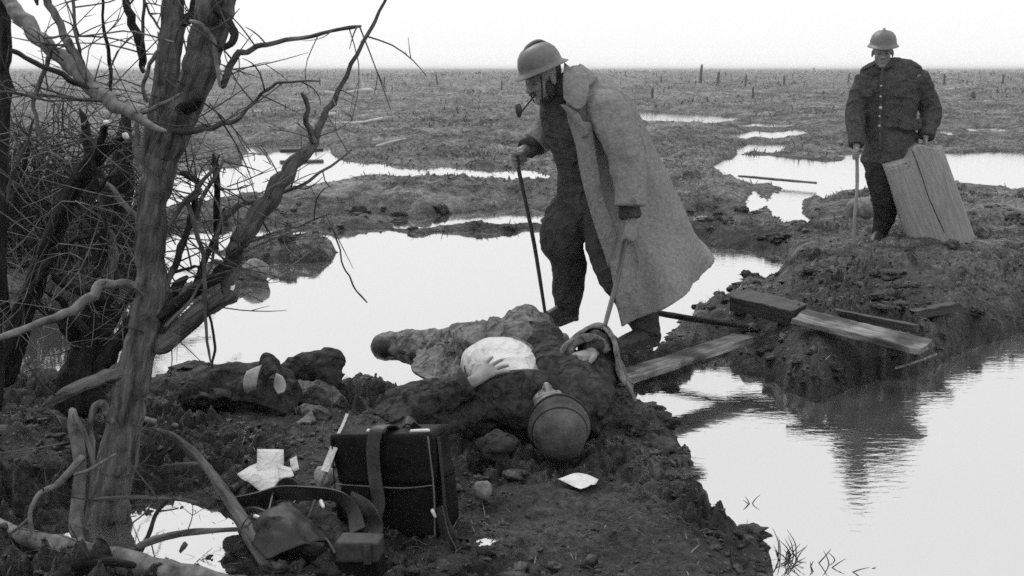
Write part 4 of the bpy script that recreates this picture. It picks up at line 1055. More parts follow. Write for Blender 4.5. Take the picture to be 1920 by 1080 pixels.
limb('a', [(402, 10, 16), (428, 40, 15), (440, 62, 14), (432, 82, 12), (412, 94, 9)], 3.52, 3.46, 'barkdark', tw=1)
limb('a', [(358, 40, 8), (386, 55, 10), (402, 80, 9), (406, 120, 8), (412, 162, 6)], 3.50, 3.44, 'barkpale', tw=1)
limb('a', [(312, 240, 12), (350, 248, 12), (400, 240, 10), (450, 220, 8), (490, 175, 6), (520, 155, 5), (600, 152, 3)], 3.58, 3.4, 'bark', tw=5)
limb('a', [(340, 205, 20), (366, 196, 24), (376, 186, 20)], 3.55, 3.48, 'barkdark', tw=0)
limb('a', [(328, 500, 10), (352, 430, 12), (365, 385, 13), (372, 345, 10), (352, 330, 12), (338, 326, 9)], 3.6, 3.55, 'barkdark', tw=3)
limb('a', [(312, 540, 12), (335, 480, 12), (352, 430, 11), (385, 360, 8), (420, 300, 5)], 3.62, 3.7, tw=4)
limb('a', [(318, 420, 9), (352, 372, 9), (400, 318, 7), (412, 290, 5)], 3.58, 3.5, tw=2)
limb('a', [(305, 620, 14), (350, 560, 14), (378, 505, 13), (410, 430, 10), (420, 392, 8)], 3.6, 3.72, 'barkdark', tw=4)
limb('a', [(330, 510, 6), (372, 500, 6), (402, 640, 5), (398, 690, 4)], 3.62, 3.6, 'barkdark', tw=1)
limb('a', [(375, 360, 8), (352, 380, 9), (380, 470, 8), (385, 560, 7), (388, 640, 5), (396, 685, 4)], 3.55, 3.5, 'twig', tw=1)
limb('a', [(312, 610, 7), (360, 560, 6), (396, 500, 5), (420, 400, 5), (450, 380, 4)], 3.55, 3.55, tw=2)
limb('a', [(420, 410, 10), (450, 385, 9), (500, 372, 8), (560, 350, 6), (620, 312, 5), (660, 280, 4)], 3.75, 3.9, tw=4)
limb('a', [(430, 470, 5), (500, 440, 4), (560, 425, 3), (620, 400, 3)], 3.8, 3.9, tw=2)
limb('a', [(262, 212, 8), (290, 202, 8), (320, 188, 7), (342, 174, 6)], 3.5, 3.48, 'barkpale', tw=1)
limb('a', [(260, 210, 9), (258, 250, 9), (253, 275, 11), (258, 300, 9), (264, 318, 7)], 3.5, 3.5, 'barkpale', tw=0)
limb('a', [(276, 190, 6), (268, 160, 7), (280, 120, 7), (300, 90, 6), (296, 60, 4)], 3.53, 3.48, 'barkpale', tw=1)
limb('a', [(210, 790, 14), (192, 756, 16), (178, 762, 14), (168, 800, 12), (172, 850, 12), (170, 900, 11), (160, 968, 9)], 3.50, 3.40, 'bark', tw=1)
limb('a', [(240, 700, 28), (200, 704, 26), (160, 720, 24), (112, 745, 20), (78, 768, 14)], 3.6, 3.5, 'bark', tw=2)
limb('a', [(625, 430, 3), (648, 508, 3), (668, 545, 3), (688, 567, 4)], 3.9, 3.9, 'twig', tw=0)
stub('a', 434, 545, 3.655, 26, (.9, 0, -.1))

t2 = tree('b', G(165, 700, 0), 'dark wet willow trunk standing just behind the tallest one')
limb('b', [(150, 735, 120), (162, 690, 92), (178, 620, 74), (196, 545, 64), (196, 480, 56), (210, 410, 58), (228, 340, 52), (232, 290, 40), (236, 215, 20), (226, 190, 8)], 4.35, 4.3, 'barkdark', 'trunk', 5, seg=18, sub=7)
limb('b', [(186, 692, 30), (222, 640, 30), (262, 595, 28), (305, 560, 22), (350, 520, 14)], 4.3, 4.2, 'barkdark')
limb('b', [(190, 640, 14), (226, 580, 14), (255, 540, 12), (262, 490, 9)], 4.28, 4.25, 'barkdark')
limb('b', [(178, 350, 30), (172, 300, 26), (158, 225, 12), (150, 205, 6)], 4.3, 4.35, 'barkdark', tw=2)
limb('b', [(188, 560, 28), (150, 545, 18), (122, 535, 14), (100, 515, 12)], 4.25, 4.15, 'barkdark')
limb('b', [(160, 620, 22), (128, 590, 16), (112, 560, 12), (86, 548, 8)], 4.25, 4.2, 'barkdark')
limb('b', [(205, 540, 20), (215, 480, 14), (212, 448, 12), (198, 415, 9), (188, 370, 8), (190, 335, 7)], 4.1, 4.0, 'bark', tw=2)
limb('b', [(280, 537, 12), (230, 530, 14), (190, 532, 18), (165, 560, 18), (120, 588, 16), (60, 612, 14), (-20, 640, 13)], 3.6, 3.35, 'barkpale', tw=3)
limb('b', [(182, 340, 14), (205, 350, 12), (235, 385, 11), (258, 410, 10)], 4.1, 3.9, 'bark', tw=1)

t3 = tree('c', G(10, 690, 0), 'leaning dark willow with two pale sawn stubs at the far left')
limb('c', [(5, 700, 64), (22, 650, 56), (46, 575, 50), (76, 500, 44), (106, 425, 40), (136, 355, 42), (166, 312, 40), (200, 278, 28), (230, 258, 16)], 4.2, 4.0, 'barkdark', 'trunk', 6, seg=16, sub=7)
limb('c', [(150, 330, 18), (176, 290, 16), (196, 250, 13), (200, 234, 12)], 4.02, 3.95, 'barkdark')
stub('c', 200, 233, 3.945, 12, (0, -.4, .9)); stub('c', 233, 256, 3.99, 13, (.9, -.2, .3))
limb('c', [(60, 545, 20), (84, 500, 16), (100, 470, 14), (150, 445, 10), (190, 440, 7)], 4.1, 4.0, 'barkdark')
limb('c', [(25, 640, 16), (10, 560, 14), (4, 480, 14), (14, 410, 10), (40, 330, 7), (60, 260, 5)], 4.2, 4.3, 'barkdark', tw=5)
limb('c', [(176, 305, 10), (182, 360, 9), (205, 330, 6)], 3.98, 3.95, 'barkdark', tw=1)
limb('c', [(60, 560, 16), (100, 590, 18), (135, 625, 24), (150, 650, 20)], 4.2, 4.3, 'barkdark', tw=1)

t4 = tree('d', G(0, 720, 0), 'straight black trunk running up the left edge of the view')
limb('d', [(-14, 760, 40), (-6, 560, 34), (2, 400, 30), (8, 200, 27), (8, 60, 28), (8, -70, 26)], 4.0, 4.0, 'barkdark', 'trunk', 3, seg=14, sub=7)
limb('d', [(6, -20, 24), (30, 22, 26), (60, 58, 26), (88, 82, 24), (128, 120, 26), (160, 150, 30), (205, 185, 26), (250, 215, 18), (310, 246, 11)], 3.95, 3.3, 'barkpale', tw=4)
limb('d', [(24, 96, 9), (55, 112, 9), (100, 132, 10), (150, 158, 10), (165, 165, 8)], 3.6, 3.45, 'barkdark', tw=1)
limb('d', [(80, -20, 14), (100, 20, 14), (118, 62, 14), (128, 82, 16), (146, 112, 14), (162, 150, 10)], 3.75, 3.5, 'bark', tw=3)
limb('d', [(60, -20, 9), (70, 8, 8)], 3.75, 3.7, 'barkdark', tw=1)
limb('d', [(134, -20, 5), (140, 45, 6), (150, 95, 6), (160, 130, 5)], 3.7, 3.6, 'bark', tw=2)
limb('d', [(188, -20, 5), (194, 50, 6), (204, 100, 7), (208, 150, 6), (204, 190, 5)], 3.9, 3.9, 'barkdark', tw=3)
limb('d', [(230, -20, 12), (240, 20, 14), (256, 60, 15), (266, 100, 14), (268, 135, 9)], 3.85, 3.8, 'barkdark', tw=2)
limb('d', [(262, -20, 3), (280, 25, 4), (304, 60, 4)], 3.8, 3.75, 'twig', tw=2)
limb('d', [(270, -10, 5), (268, 60, 6), (262, 110, 4)], 3.8, 3.8, 'twig', tw=1)
limb('d', [(98, 84, 8), (90, 110, 8), (78, 145, 8), (68, 172, 9), (62, 200, 7), (72, 245, 6), (95, 285, 5), (128, 308, 4)], 3.62, 3.45, 'bark', tw=1)
limb('d', [(0, 172, 5), (60, 178, 5), (130, 184, 6), (192, 190, 5)], 3.6, 3.5, 'bark', tw=2)
limb('d', [(60, 160, 4), (110, 175, 4), (150, 186, 4)], 3.65, 3.6, 'twig', tw=1)
limb('d', [(88, 70, 5), (110, 68, 4), (150, 68, 3), (230, 58, 3), (262, 62, 3), (330, 80, 4)], 3.55, 3.45, 'barkpale', tw=2)
limb('d', [(62, 225, 5), (50, 270, 5), (35, 300, 6), (20, 340, 7), (14, 380, 6)], 3.6, 3.6, 'twig', tw=2)
for k in 'abcd':
    S = T.get(k + '_tw')
    if S:
        v, f = join(S); mesh('twigs', v, f, M['twig'], T[k])['kind'] = 'stuff'

# tangle of thorny brush behind the trunks
def brush():
    r = random.Random(11); S = []
    for i in range(900):
        Y = r.uniform(8.6, 11); x = r.uniform(-90, 250) ; y = 0
        p = G(x, min(640, 470 + (6.6 - Y) * 70), 0); p.y = Y; p.x = P(x, 400, Y).x; p.z = 0
        p.z = hz(p.x, p.y) - .02 if i % 3 == 0 else -.05
        hgt = r.uniform(.25, .8) * (1.05 - .3 * abs(x - 40) / 200)
        q = Vector((r.gauss(0, .35), r.gauss(0, .25), 1)).normalized(); b = Vector((r.gauss(0, .4), r.gauss(0, .3), r.gauss(-.1, .2)))
        t = r.uniform(.004, .011)
        S.append(loft([p, p + q * hgt * .4, p + q * hgt * .75 + b * hgt * .2, p + q * hgt + b * hgt * .7], [t * 1.4, t, t * .8, t * .35], 2, 5, tip=False))
    for i in range(260):
        Y = r.uniform(8.4, 10.5); c = P(r.uniform(-60, 250), r.uniform(260, 470), Y); a = r.uniform(0, math.pi); L = r.uniform(.3, .9)
        d = Vector((math.cos(a), r.gauss(0, .3), math.sin(a) * .8)); b = Vector((0, 0, r.gauss(0, .15)))
        S.append(loft([c - d * L, c + b, c + d * L], [.006, .0055, .003], 3, 5, tip=False))
    v, f = join(S); o = mesh('brushwood', v, f, M['barkdark'])
    tag(o, 'dark tangle of bare brushwood behind the left trunks', 'brush', kind='stuff')
brush()
def tangle():
    r = random.Random(19); S = []
    for i in range(190):
        Y = r.uniform(3.7, 4.9); x = r.uniform(-30, 270) if i % 4 else r.uniform(250, 560); y = r.uniform(180, 640) if i % 4 else r.uniform(250, 560)
        c = P(x, y, Y); a = r.gauss(math.pi / 2, .8) if i % 2 else r.uniform(0, math.pi); L = r.uniform(.06, .24)
        d = Vector((math.cos(a), r.gauss(0, .35), math.sin(a))).normalized(); b = Vector((r.gauss(0, .03), r.gauss(0, .03), r.gauss(0, .03))); t = r.uniform(.0012, .0030)
        S.append(loft([c - d * L, c - d * L * .3 + b, c + d * L * .4 + b * .6, c + d * L], [t, t * .9, t * .7, t * .35], 2, 5, tip=False))
        if r.random() < .6:
            q = (d + Vector((r.gauss(0, .5), r.gauss(0, .4), r.gauss(0, .5)))).normalized(); p = c + b
            S.append(loft([p, p + q * L * .4, p + q * L * .8], [t * .7, t * .55, t * .25], 2, 5, tip=False))
    v, f = join(S); o = mesh('twig_tangle', v, f, M['barkpale']); tag(o, 'pale tangle of thin dead twigs caught among the willow stems', 'twigs', kind='stuff')
tangle()

# ================================================================== fallen wood near the ditch
def wood(name, pts, z0, m, label, cat='branch', Y=None, tw=0, seg=12, rough=.2, group='broken wood lying about the ditch'):
    pos = []
    for i, p in enumerate(pts):
        if len(p) == 4: pos.append(P(p[0], p[1], p[3]))
        else: pos.append(G(p[0], p[1], z0))
    rad = [wpx(p[2], q.y) for p, q in zip(pts, pos)]
    o = thing(name, pos[0], label, cat, group)
    v, f = loft(pos, rad, 6, seg, rough=rough, rs=len(pts))
    ax_ = (pos[-1] - pos[0]).normalized(); qx = ax_.orthogonal().normalized(); qy = ax_.cross(qx)
    R = Matrix((qx, qy, ax_)).transposed().to_4x4(); R.translation = pos[0]; inv = R.inverted()
    st = mesh('stem', [inv @ p for p in v], f, M[m], o); st.matrix_basis = R
    if tw:
        v, f = join(sprigs(pos, rad, tw, RT, .05, .18)); mesh('twigs', v, f, M['twig'], o)['kind'] = 'stuff'
    return o
wood('fallen_log', [(-40, 960, 18), (10, 990, 24), (60, 1012, 34), (130, 1030, 48), (230, 1056, 54), (330, 1080, 52), (480, 1110, 48)], .0, 'barkpale', 'rotten log lying across the bottom left corner', 'log', seg=18, rough=.35)
wood('leaning_branch', [(296, 806, 8, 3.72), (330, 822, 16, 3.68), (375, 862, 18, 3.58), (415, 915, 22, 3.46), (450, 970, 26, 3.34), (490, 1040, 30, 3.2), (530, 1100, 30, 3.1)], 0, 'bark', 'thick pale branch slanting down past the bright puddle', tw=0, seg=14)
wood('broken_stub', [(136, 772, 18, 3.44), (140, 800, 26, 3.42), (150, 860, 24, 3.40), (148, 920, 24, 3.38), (142, 985, 26, 3.34), (150, 1020, 20, 3.30)], 0, 'barkpale', 'upright grey broken stem standing in the dark ditch', tw=0)
wood('crooked_root', [(140, 778, 10, 3.40), (160, 815, 10, 3.38), (174, 865, 11, 3.37), (172, 920, 9, 3.36), (160, 980, 7, 3.34), (172, 1010, 5, 3.3)], 0, 'bark', 'crooked thin root crossing in front of the broken stem', tw=1)
wood('curved_root', [(152, 860, 16, 3.36), (128, 888, 16, 3.34), (105, 910, 14, 3.32), (75, 925, 10, 3.30), (58, 955, 9, 3.28), (58, 985, 9, 3.26), (66, 1010, 8, 3.24)], 0, 'barkpale', 'curved pale root bending down to the rotten log', tw=1)
wood('thin_stick', [(140, 890, 5, 3.30), (170, 880, 7, 3.28), (216, 852, 5, 3.30)], 0, 'barkpale', 'short pale stick poking right from the ditch roots', tw=0)
wood('thin_stick', [(140, 948, 8, 3.44), (190, 936, 8, 3.46), (260, 932, 8, 3.46), (330, 936, 7, 3.46), (370, 942, 6, 3.44)], 0, 'bark', 'thin stick spanning the back of the bright puddle', tw=2)
wood('thin_stick', [(236, 1046, 12, 3.22), (270, 1020, 14, 3.26), (330, 1002, 14, 3.28), (380, 996, 12, 3.28), (455, 992, 9, 3.28)], 0, 'bark', 'dark forked stick lying low over the bright puddle', tw=3)
wood('thin_stick', [(262, 1040, 8, 3.24), (280, 1000, 9, 3.3), (292, 965, 8, 3.34), (312, 940, 9, 3.36)], 0, 'barkdark', 'blackened twig rising from the middle of the bright puddle', tw=2)
wood('thin_stick', [(300, 876, 5, 3.66), (340, 870, 7, 3.6), (378, 868, 9, 3.56)], 0, 'bark', 'short side stick on the slanting pale branch', tw=0)
wood('driftwood', [(262, 784, 10), (290, 792, 14), (330, 798, 10)], .02, 'barkpale', 'short pale piece of wood below the dark cloth bundle', tw=0)
wood('thin_stick', [(20, 1000, 5, 3.25), (40, 985, 6, 3.3), (62, 962, 4, 3.36)], 0, 'bark', 'small upright stick behind the left end of the rotten log', tw=1)
wood('mossy_root', [(88, 1085, 20, 3.02), (130, 1064, 22, 3.04), (180, 1050, 20, 3.05), (250, 1060, 14, 3.03)], 0, 'barkdark', 'dark root lying along the top of the rotten log', tw=1)

# ================================================================== planks and beams on the right bank
def plank(name, a, b, wdir, width, thick, m, label, seed=0, nx=26, cat='plank', taper=1.0, group='timbers on the right bank'):
    a, b = Vector(a), Vector(b); d = (b - a); L = d.length; d.normalize()
    w = Vector(wdir); w = (w - d * w.dot(d)).normalized(); u = d.cross(w)
    if u.z < 0: u = -u
    prof = [(-.5, -.46), (-.47, -.5), (.47, -.5), (.5, -.46), (.5, .44), (.47, .5), (.25, .5), (0, .5), (-.25, .5), (-.47, .5), (-.5, .44)]
    V, F = [], []; n = len(prof)
    for i in range(nx + 1):
        t = i / nx
        for x, z in prof:
            e = 0
            if i in (0, nx): e = (vn2(np.array([x * 9]), np.array([z * 3 + seed]), seed)[0]) * .02
            V.append(a + d * (t * L + e) + w * (x * width * (1 + (taper - 1) * t)) + u * ((z - .5) * thick))
    A_ = np.array([tuple(v) for v in V]); A_ += .004 * np.stack([vn3(A_ * 14, seed), vn3(A_ * 14, seed + 1), vn3(A_ * 20, seed + 2)], 1)
    for i in range(nx):
        for k in range(n):
            p_, q_ = i * n + k, i * n + (k + 1) % n
            F.append((p_, q_, q_ + n, p_ + n))
    F.append(tuple(reversed(range(n)))); F.append(tuple(nx * n + k for k in range(n)))
    # local frame so the grain runs along the board
    o = bpy.data.objects.new(name, None)
    me = bpy.data.meshes.new(name)
    R = Matrix((d, w, u)).transposed().to_4x4(); R.translation = a
    inv = R.inverted()
    me.from_pydata([tuple(inv @ Vector(p_)) for p_ in A_], [], F); me.update()
    o = link(name, me, M[m]); o.matrix_world = R
    bv = o.modifiers.new('bevel', 'BEVEL'); bv.width = .003; bv.segments = 1; bv.limit_method = 'ANGLE'
    me.polygons.foreach_set('use_smooth', np.zeros(len(me.polygons), bool))
    return tag(o, label, cat, group)
plank('footbridge_plank', G(1150, 708, -.01), G(1395, 628, .01), (.5, 1, 0), .15, .035, 'plank', 'long wet plank bridging the gap behind the boot of the stooping person', 1)
plank('fallen_plank', G(1500, 588, .13), G(1738, 645, .06), (.55, .8, .05), .22, .035, 'plank', 'broad bleached plank sloping to the water on the right bank', 2)
plank('squared_beam', G(1385, 548, .16), G(1500, 576, .12), (.5, .8, .1), .19, .09, 'plankdark', 'short thick dark beam end beside the broad bleached plank', 3)
plank('narrow_batten', G(1560, 578, .11), G(1720, 610, .08), (.4, .8, 0), .05, .04, 'plankdark', 'narrow dark batten along the far edge of the bleached plank', 4)
plank('short_board', G(1712, 582, .06), G(1792, 566, .09), (.3, .9, 0), .08, .05, 'plankdark', 'short black board half sunk in the mud right of the planks', 5)
wood('thin_pole', [(1228, 586, 13), (1300, 598, 12), (1400, 612, 10)], .03, 'barkdark', 'thin dark pole behind the coat hem of the stooping person', 'pole', group='timbers on the right bank')
wood('thin_pole', [(1385, 330, 4), (1450, 336, 5), (1530, 343, 4)], -.12, 'bark', 'thin pole floating across the narrow inlet behind', 'pole', group='timbers on the right bank')
wood('dead_branch', [(1600, 535, 10), (1680, 525, 12), (1760, 505, 12), (1812, 495, 8)], .06, 'bark', 'pale crooked branch lying on the mud right of the hewn log', 'branch', tw=4, group='timbers on the right bank')
wood('dead_reed', [(1680, 690, 5), (1720, 678, 4), (1756, 664, 3)], -.07, 'barkpale', 'pale reed stem lying at the tip of the right bank', 'reed', group='timbers on the right bank')

# the hewn log block propped beside the standing person
def hewn_log():
    a, b = P(1768, 462, 8.98), P(1706, 282, 9.02)
    d = (b - a).normalized(); w = Vector((1, -.15, 0)); w = (w - d * w.dot(d)).normalized(); u = w.cross(d)
    if u.y > 0: u = -u
    L = (b - a).length
    o = thing('hewn_log', a, 'upright split log block with a long crack beside the standing person', 'log')
    angs = sorted(list(np.linspace(0, 2 * math.pi, 130, endpoint=False)) + list(np.linspace(math.radians(79.3), math.radians(99.1), 70)))
    n, m = len(angs), 40; V, F = [], []
    for i in range(m + 1):
        t = i / m
        for k in range(n):
            an = angs[k]; ca, sa = math.cos(an), math.sin(an)
            ex = .95
            x = .245 * math.copysign(abs(ca) ** ex, ca) * (1.0 - .06 * t); y = .14 * math.copysign(abs(sa) ** .33, sa)
            g_ = 1 + .004 * math.sin(an * 23 + t) + .003 * math.sin(an * 51 + t * 2)
            # long drying crack
            cr = math.exp(-((x - (.02 - .03 * t + .006 * math.sin(t * 9))) / .0028) ** 2) * (1 if sa > 0 else 0) * (.028 if t > .16 else .0)
            z = t * L
            if t > .93: z += .05 * math.sin(x * 16 + 1.2) - (.07 * math.exp(-((x + .07) / .06) ** 2) if sa > 0 else 0)
            if t < .06: z -= .04 * math.sin(x * 13)
            V.append(a + w * (x * g_) + u * (y * g_ - cr) + d * z)
    for i in range(m):
        for k in range(n):
            p_, q_ = i * n + k, i * n + (k + 1) % n
            F.append((p_, q_, q_ + n, p_ + n))
    F.append(tuple(reversed(range(n))));
    c = len(V); V.append(a + d * (L - .05))
    for k in range(n): F.append((m * n + k, m * n + (k + 1) % n, c))
    R = Matrix((w, u, d)).transposed().to_4x4(); R.translation = a; inv = R.inverted()
    me = bpy.data.meshes.new('log_body'); me.from_pydata([tuple(inv @ v) for v in V], [], F); me.update()
    lo = link('log_body', me, M['logwood']); lo.parent = o; lo.matrix_parent_inverse = Matrix.Translation(-o.location); lo.matrix_basis = R
hewn_log()

# stones and lumps
def lump(name, c, ax, m, label, cat, seed=0, amp=.18, group=None, n=12):
    v, f = ellip((0, 0, 0), (ax[0], 0, 0), (0, ax[1], 0), (0, 0, ax[2]), n)
    A_ = np.array([tuple(p) for p in v]); s = 1 / max(ax)
    A_ = A_ * (1 + amp * (vn3(A_ * s * 1.6, seed) + .5 * vn3(A_ * s * 4, seed + 3)))[:, None]
    o = mesh(name, A_, f, M[m]); o.location = c
    return tag(o, label, cat, group)
lump('rounded_stone', G(478, 520, -.17) + V3(0, 0, .05), (.115, .10, .10), 'stone', 'pale rounded stone with dark hollows at the pool edge behind the willow', 'stone', 4, .12)
lump('stone', G(1620, 392, .02), (.16, .12, .13), 'stone', 'pale stone behind the stick of the standing person', 'stone', 7)
lump('mud_caked_bundle', C(930, 834, 4.36), (.08, .07, .05), 'lyingdark', 'round mud-caked cloth lump beside the helmet of the person lying down', 'bundle', 12, .26, n=18)
lump('mud_caked_tin', G(905, 920, .03), (.034, .03, .036), 'stone', 'small mottled tin right of the black knapsack', 'tin', 14, .1)

# ================================================================== kit strewn on the near bank
def box_part(name, c, ax, ay, az, m, parent, bevel=.012, sag=0, seed=0):
    """bevelled, slightly sagging box: half-axes ax, ay, az"""
    bm = bmesh.new(); bmesh.ops.create_cube(bm, size=2)
    bmesh.ops.subdivide_edges(bm, edges=bm.edges, cuts=10, use_grid_fill=True)
    ax, ay, az, c = map(Vector, (ax, ay, az, c)); hx, hy, hzv = ax.length, ay.length, az.length
    for v in bm.verts:
        p = v.co.copy(); r = .10
        q = Vector([math.copysign(max(0, abs(t) - 0), t) for t in p])
        k = [abs(t) for t in p]
        # soften corners
        ln = (sum(t ** 24 for t in k)) ** (1 / 24)
        q = q / ln if ln > 0 else q
        co = c + ax * q.x + ay * q.y + az * q.z
        nn = vn3(np.array([tuple(co)]) * 9, seed)[0]
        v.co = co + (ax * q.x / hx + ay * q.y / hy).normalized() * nn * sag if sag else co
    me = bpy.data.meshes.new(name); bm.to_mesh(me); bm.free()
    return link(name, me, m, parent)
def ribbon(name, pts, width, m, parent, t=.004, wd=None, n=8):
    """flat strap through points; wd = list of width directions or one"""
    rows = catmull(pts, n); C_ = [Vector(r) for r in rows]; N = len(C_)
    if wd is None: wd = (1, 0, 0)
    wds = [Vector(w_) for w_ in catmull(wd, max(1, round((N - 1) / (len(wd) - 1))))] if isinstance(wd[0], (tuple, list, Vector)) else [Vector(wd)] * N
    V, F = [], []
    for i in range(N):
        T_ = (C_[min(i + 1, N - 1)] - C_[max(i - 1, 0)]).normalized(); w_ = wds[min(i, len(wds) - 1)]
        w_ = (w_ - T_ * w_.dot(T_)).normalized(); u_ = T_.cross(w_)
        for a_, b_ in ((-.5, -.5), (.5, -.5), (.5, .5), (-.5, .5)): V.append(C_[i] + w_ * (a_ * width) + u_ * (b_ * t))
    for i in range(N - 1):
        for k in range(4):
            p_, q_ = i * 4 + k, i * 4 + (k + 1) % 4; F.append((p_, q_, q_ + 4, p_ + 4))
    F.append((3, 2, 1, 0)); F.append(tuple((N - 1) * 4 + k for k in range(4)))
    return mesh(name, V, F, m, parent, smooth=False)

# black knapsack: stiff box on its base, leaning back a little
kc = P(742, 905, 3.50)
kx = (P(858, 905, 3.44) - P(640, 905, 3.56)).normalized(); kz = Vector((.02, .10, 1)).normalized(); kz = (kz - kx * kz.dot(kx)).normalized(); ky = kz.cross(kx)
ks = thing('knapsack', kc - kz * .19, 'black leather box knapsack standing upright in front of the person lying down', 'knapsack')
W2, D2, H2 = .178, .075, .178
box_part('pack_body', kc, kx * W2, ky * D2, kz * H2, M['leather'], ks, sag=.016, seed=2)
fl = kc + kz * (H2 * .55)
box_part('pack_flap', fl + ky * -.008, kx * (W2 + .005), ky * (D2 + .004), kz * (H2 * .47), M['leather'], ks, sag=.014, seed=2)
fy = -ky * (D2 + .016)
def kp(a, b, off=0): return kc + kx * (a * W2) + kz * (b * H2) + fy - ky * off
v, f = loft([kp(-.95, .10), kp(-.3, .06), kp(.4, .03), kp(.93, .08)], [.0022] * 4, 5, 6); mesh('flap_piping', v, f, M['piping'], ks)
v, f = loft([kp(.93, .95), kp(.96, 0), kp(.9, -.97)], [.003] * 3, 5, 6); mesh('edge_piping', v, f, M['piping'], ks)
v, f = loft([kp(-.97, .95), kp(-.99, 0), kp(-.95, -.95)], [.002] * 3, 5, 6); mesh('edge_piping', v, f, M['leather'], ks)
ribbon('shoulder_strap', [kp(.05, .9, -.12), kp(.06, 1.12, -.05), kp(.0, 1.12, .01), kp(-.10, .85, .018), kp(-.14, .3, .012), kp(-.10, -.2, .014), kp(-.16, -.5, .03), kp(-.3, -.85, .04)], .045, M['strap'], ks, .005, kx)
ribbon('side_strap', [kp(1.02, .9, -.05), kp(1.08, .2, -.03), kp(1.12, -.5, -.02), kp(1.35, -.85, .0), kp(1.62, -.95, .02), kp(1.45, -1.12, .05), kp(1.15, -1.1, .05)], .05, M['strapdark'], ks, .006, [(0, -1, 0), (0, -1, .3), (0, -.7, .7), (0, 0, 1)])
ribbon('side_strap', [kp(1.05, -.3, .01), kp(1.2, -.75, .04), kp(1.4, -1.05, .07), kp(1.3, -1.2, .1)], .035, M['strapdark'], ks, .006, (.3, 0, 1))
ribbon('top_strap', [kp(.15, .98, -.10), kp(.32, 1.15, -.10), kp(.45, 1.02, -.10), kp(.42, .95, -.04)], .05, M['strapdark'], ks, .006, (0, 1, .2))
v, f = loft([kp(.55, 1.03, -.03), kp(.9, 1.05, -.02)], [.006, .006], 3, 8); mesh('strap_bar', v, f, M['metal'], ks)
v, f = loft([kp(.95, -.35, .02), kp(.99, -.45, .02)], [.007, .005], 3, 8); mesh('buckle', v, f, M['metal'], ks)
v, f = ball(kp(-.35, 1.02, -.05), .008, 6); mesh('stud', v, f, M['metal'], ks)

# belt, pouch and straps in front of the knapsack
ap = thing('cartridge_pouch', G(675, 1075, 0), 'dark cartridge pouch with a paler worn flap at the bottom edge of the view', 'pouch')
pcx = P(678, 1045, 3.10)
box_part('pouch_body', pcx + V3(0, 0, -.045), (.062, -.01, 0), (.006, .035, 0), (0, 0, .06), M['leather'], ap, sag=.003, seed=3)
box_part('pouch_flap', pcx + V3(-.002, -.004, .033), (.064, -.008, .002), (.006, .037, 0), (0, 0, .032), M['strap'], ap, sag=.003, seed=6)
ribbon('belt_loop', [pcx + V3(.024, -.048, .06), pcx + V3(.025, -.050, .03), pcx + V3(.024, -.046, 0)], .022, M['strap'], ap, .004, (1, 0, 0))
bt = thing('belt', G(560, 960, 0), 'coiled leather belt and straps in a heap left of the knapsack', 'belt')
ribbon('belt_band', [G(420, 950, .05), G(470, 938, .07), G(520, 925, .09), G(575, 925, .12), G(630, 930, .12), G(660, 955, .10), G(672, 995, .06)], .05, M['strapdark'], bt, .006, [(0, 0, 1), (.1, -.3, 1), (0, -.2, 1), (.5, -.5, .6), (1, -.2, .2)])
ribbon('belt_band', [G(655, 935, .12), G(690, 955, .10), G(705, 985, .05), G(700, 1010, .02)], .05, M['strap'], bt, .006, (.9, -.4, .2))
ribbon('belt_band', [G(505, 965, .05), G(520, 915, .09), G(545, 905, .10), G(560, 930, .06), G(540, 975, .02)], .04, M['strap'], bt, .005, (0, -.3, 1))
ribbon('belt_band', [G(430, 970, .02), G(480, 960, .05), G(530, 985, .04), G(600, 1010, .03), G(630, 1050, .02)], .05, M['strapdark'], bt, .006, (.2, -.6, .7))
v, f = loft([G(602, 940, .12), G(606, 950, .12)], [.007, .006], 2, 8); mesh('buckle', v, f, M['metal'], bt)
v, f = loft([G(478, 968, .06), G(492, 972, .06)], [.007, .006], 2, 8); mesh('buckle', v, f, M['metal'], bt)
fuse('canvas_lining', [loft([G(470, 1000, .02), G(530, 1000, .04), G(590, 1020, .03)], [.03, .045, .035], 10, 24, fold=(.3, 12, 3)), loft([G(540, 965, .02), G(610, 985, .02), G(630, 1040, .01)], [.03, .035, .03], 10, 24, fold=(.3, 12, 5)), loft([G(430, 955, .01), G(500, 948, .02)], [.025, .035], 9, 20, fold=(.3, 12, 7))], M['lyingdark'], bt, .006, 1, wrinkles(.008, (16, 16, 16), 6))
drape('canvas_flap', [[G(455, 985, .03), G(500, 955, .07), G(545, 945, .08)], [G(470, 1015, .03), G(525, 985, .09), G(580, 970, .08)], [G(500, 1050, .02), G(560, 1025, .05), G(620, 1010, .05)]], M['strapdark'], bt, .006, 10, .008, 4, 45)

rod = thing('wooden_rod', P(570, 992, 3.34), 'thin leaning rod with a torn white strip, left of the knapsack', 'rod')
ra, rb = P(568, 996, 3.34), P(656, 772, 3.56)
v, f = loft([ra, ra.lerp(rb, .5), rb], [.0055, .005, .004], 5, 8); mesh('shaft', v, f, M['bark'], rod)
off = V3(-.006, -.010, 0)
ribbon('paper_strip', [ra.lerp(rb, .50) + off, ra.lerp(rb, .66) + off, ra.lerp(rb, .80) + off], .026, M['paper'], rod, .002, (1, 0, .3))
ribbon('paper_strip', [ra.lerp(rb, .80) + off + V3(-.004, 0, 0), ra.lerp(rb, .9) + off, ra.lerp(rb, .99) + off], .010, M['paper'], rod, .002, (1, 0, .3))

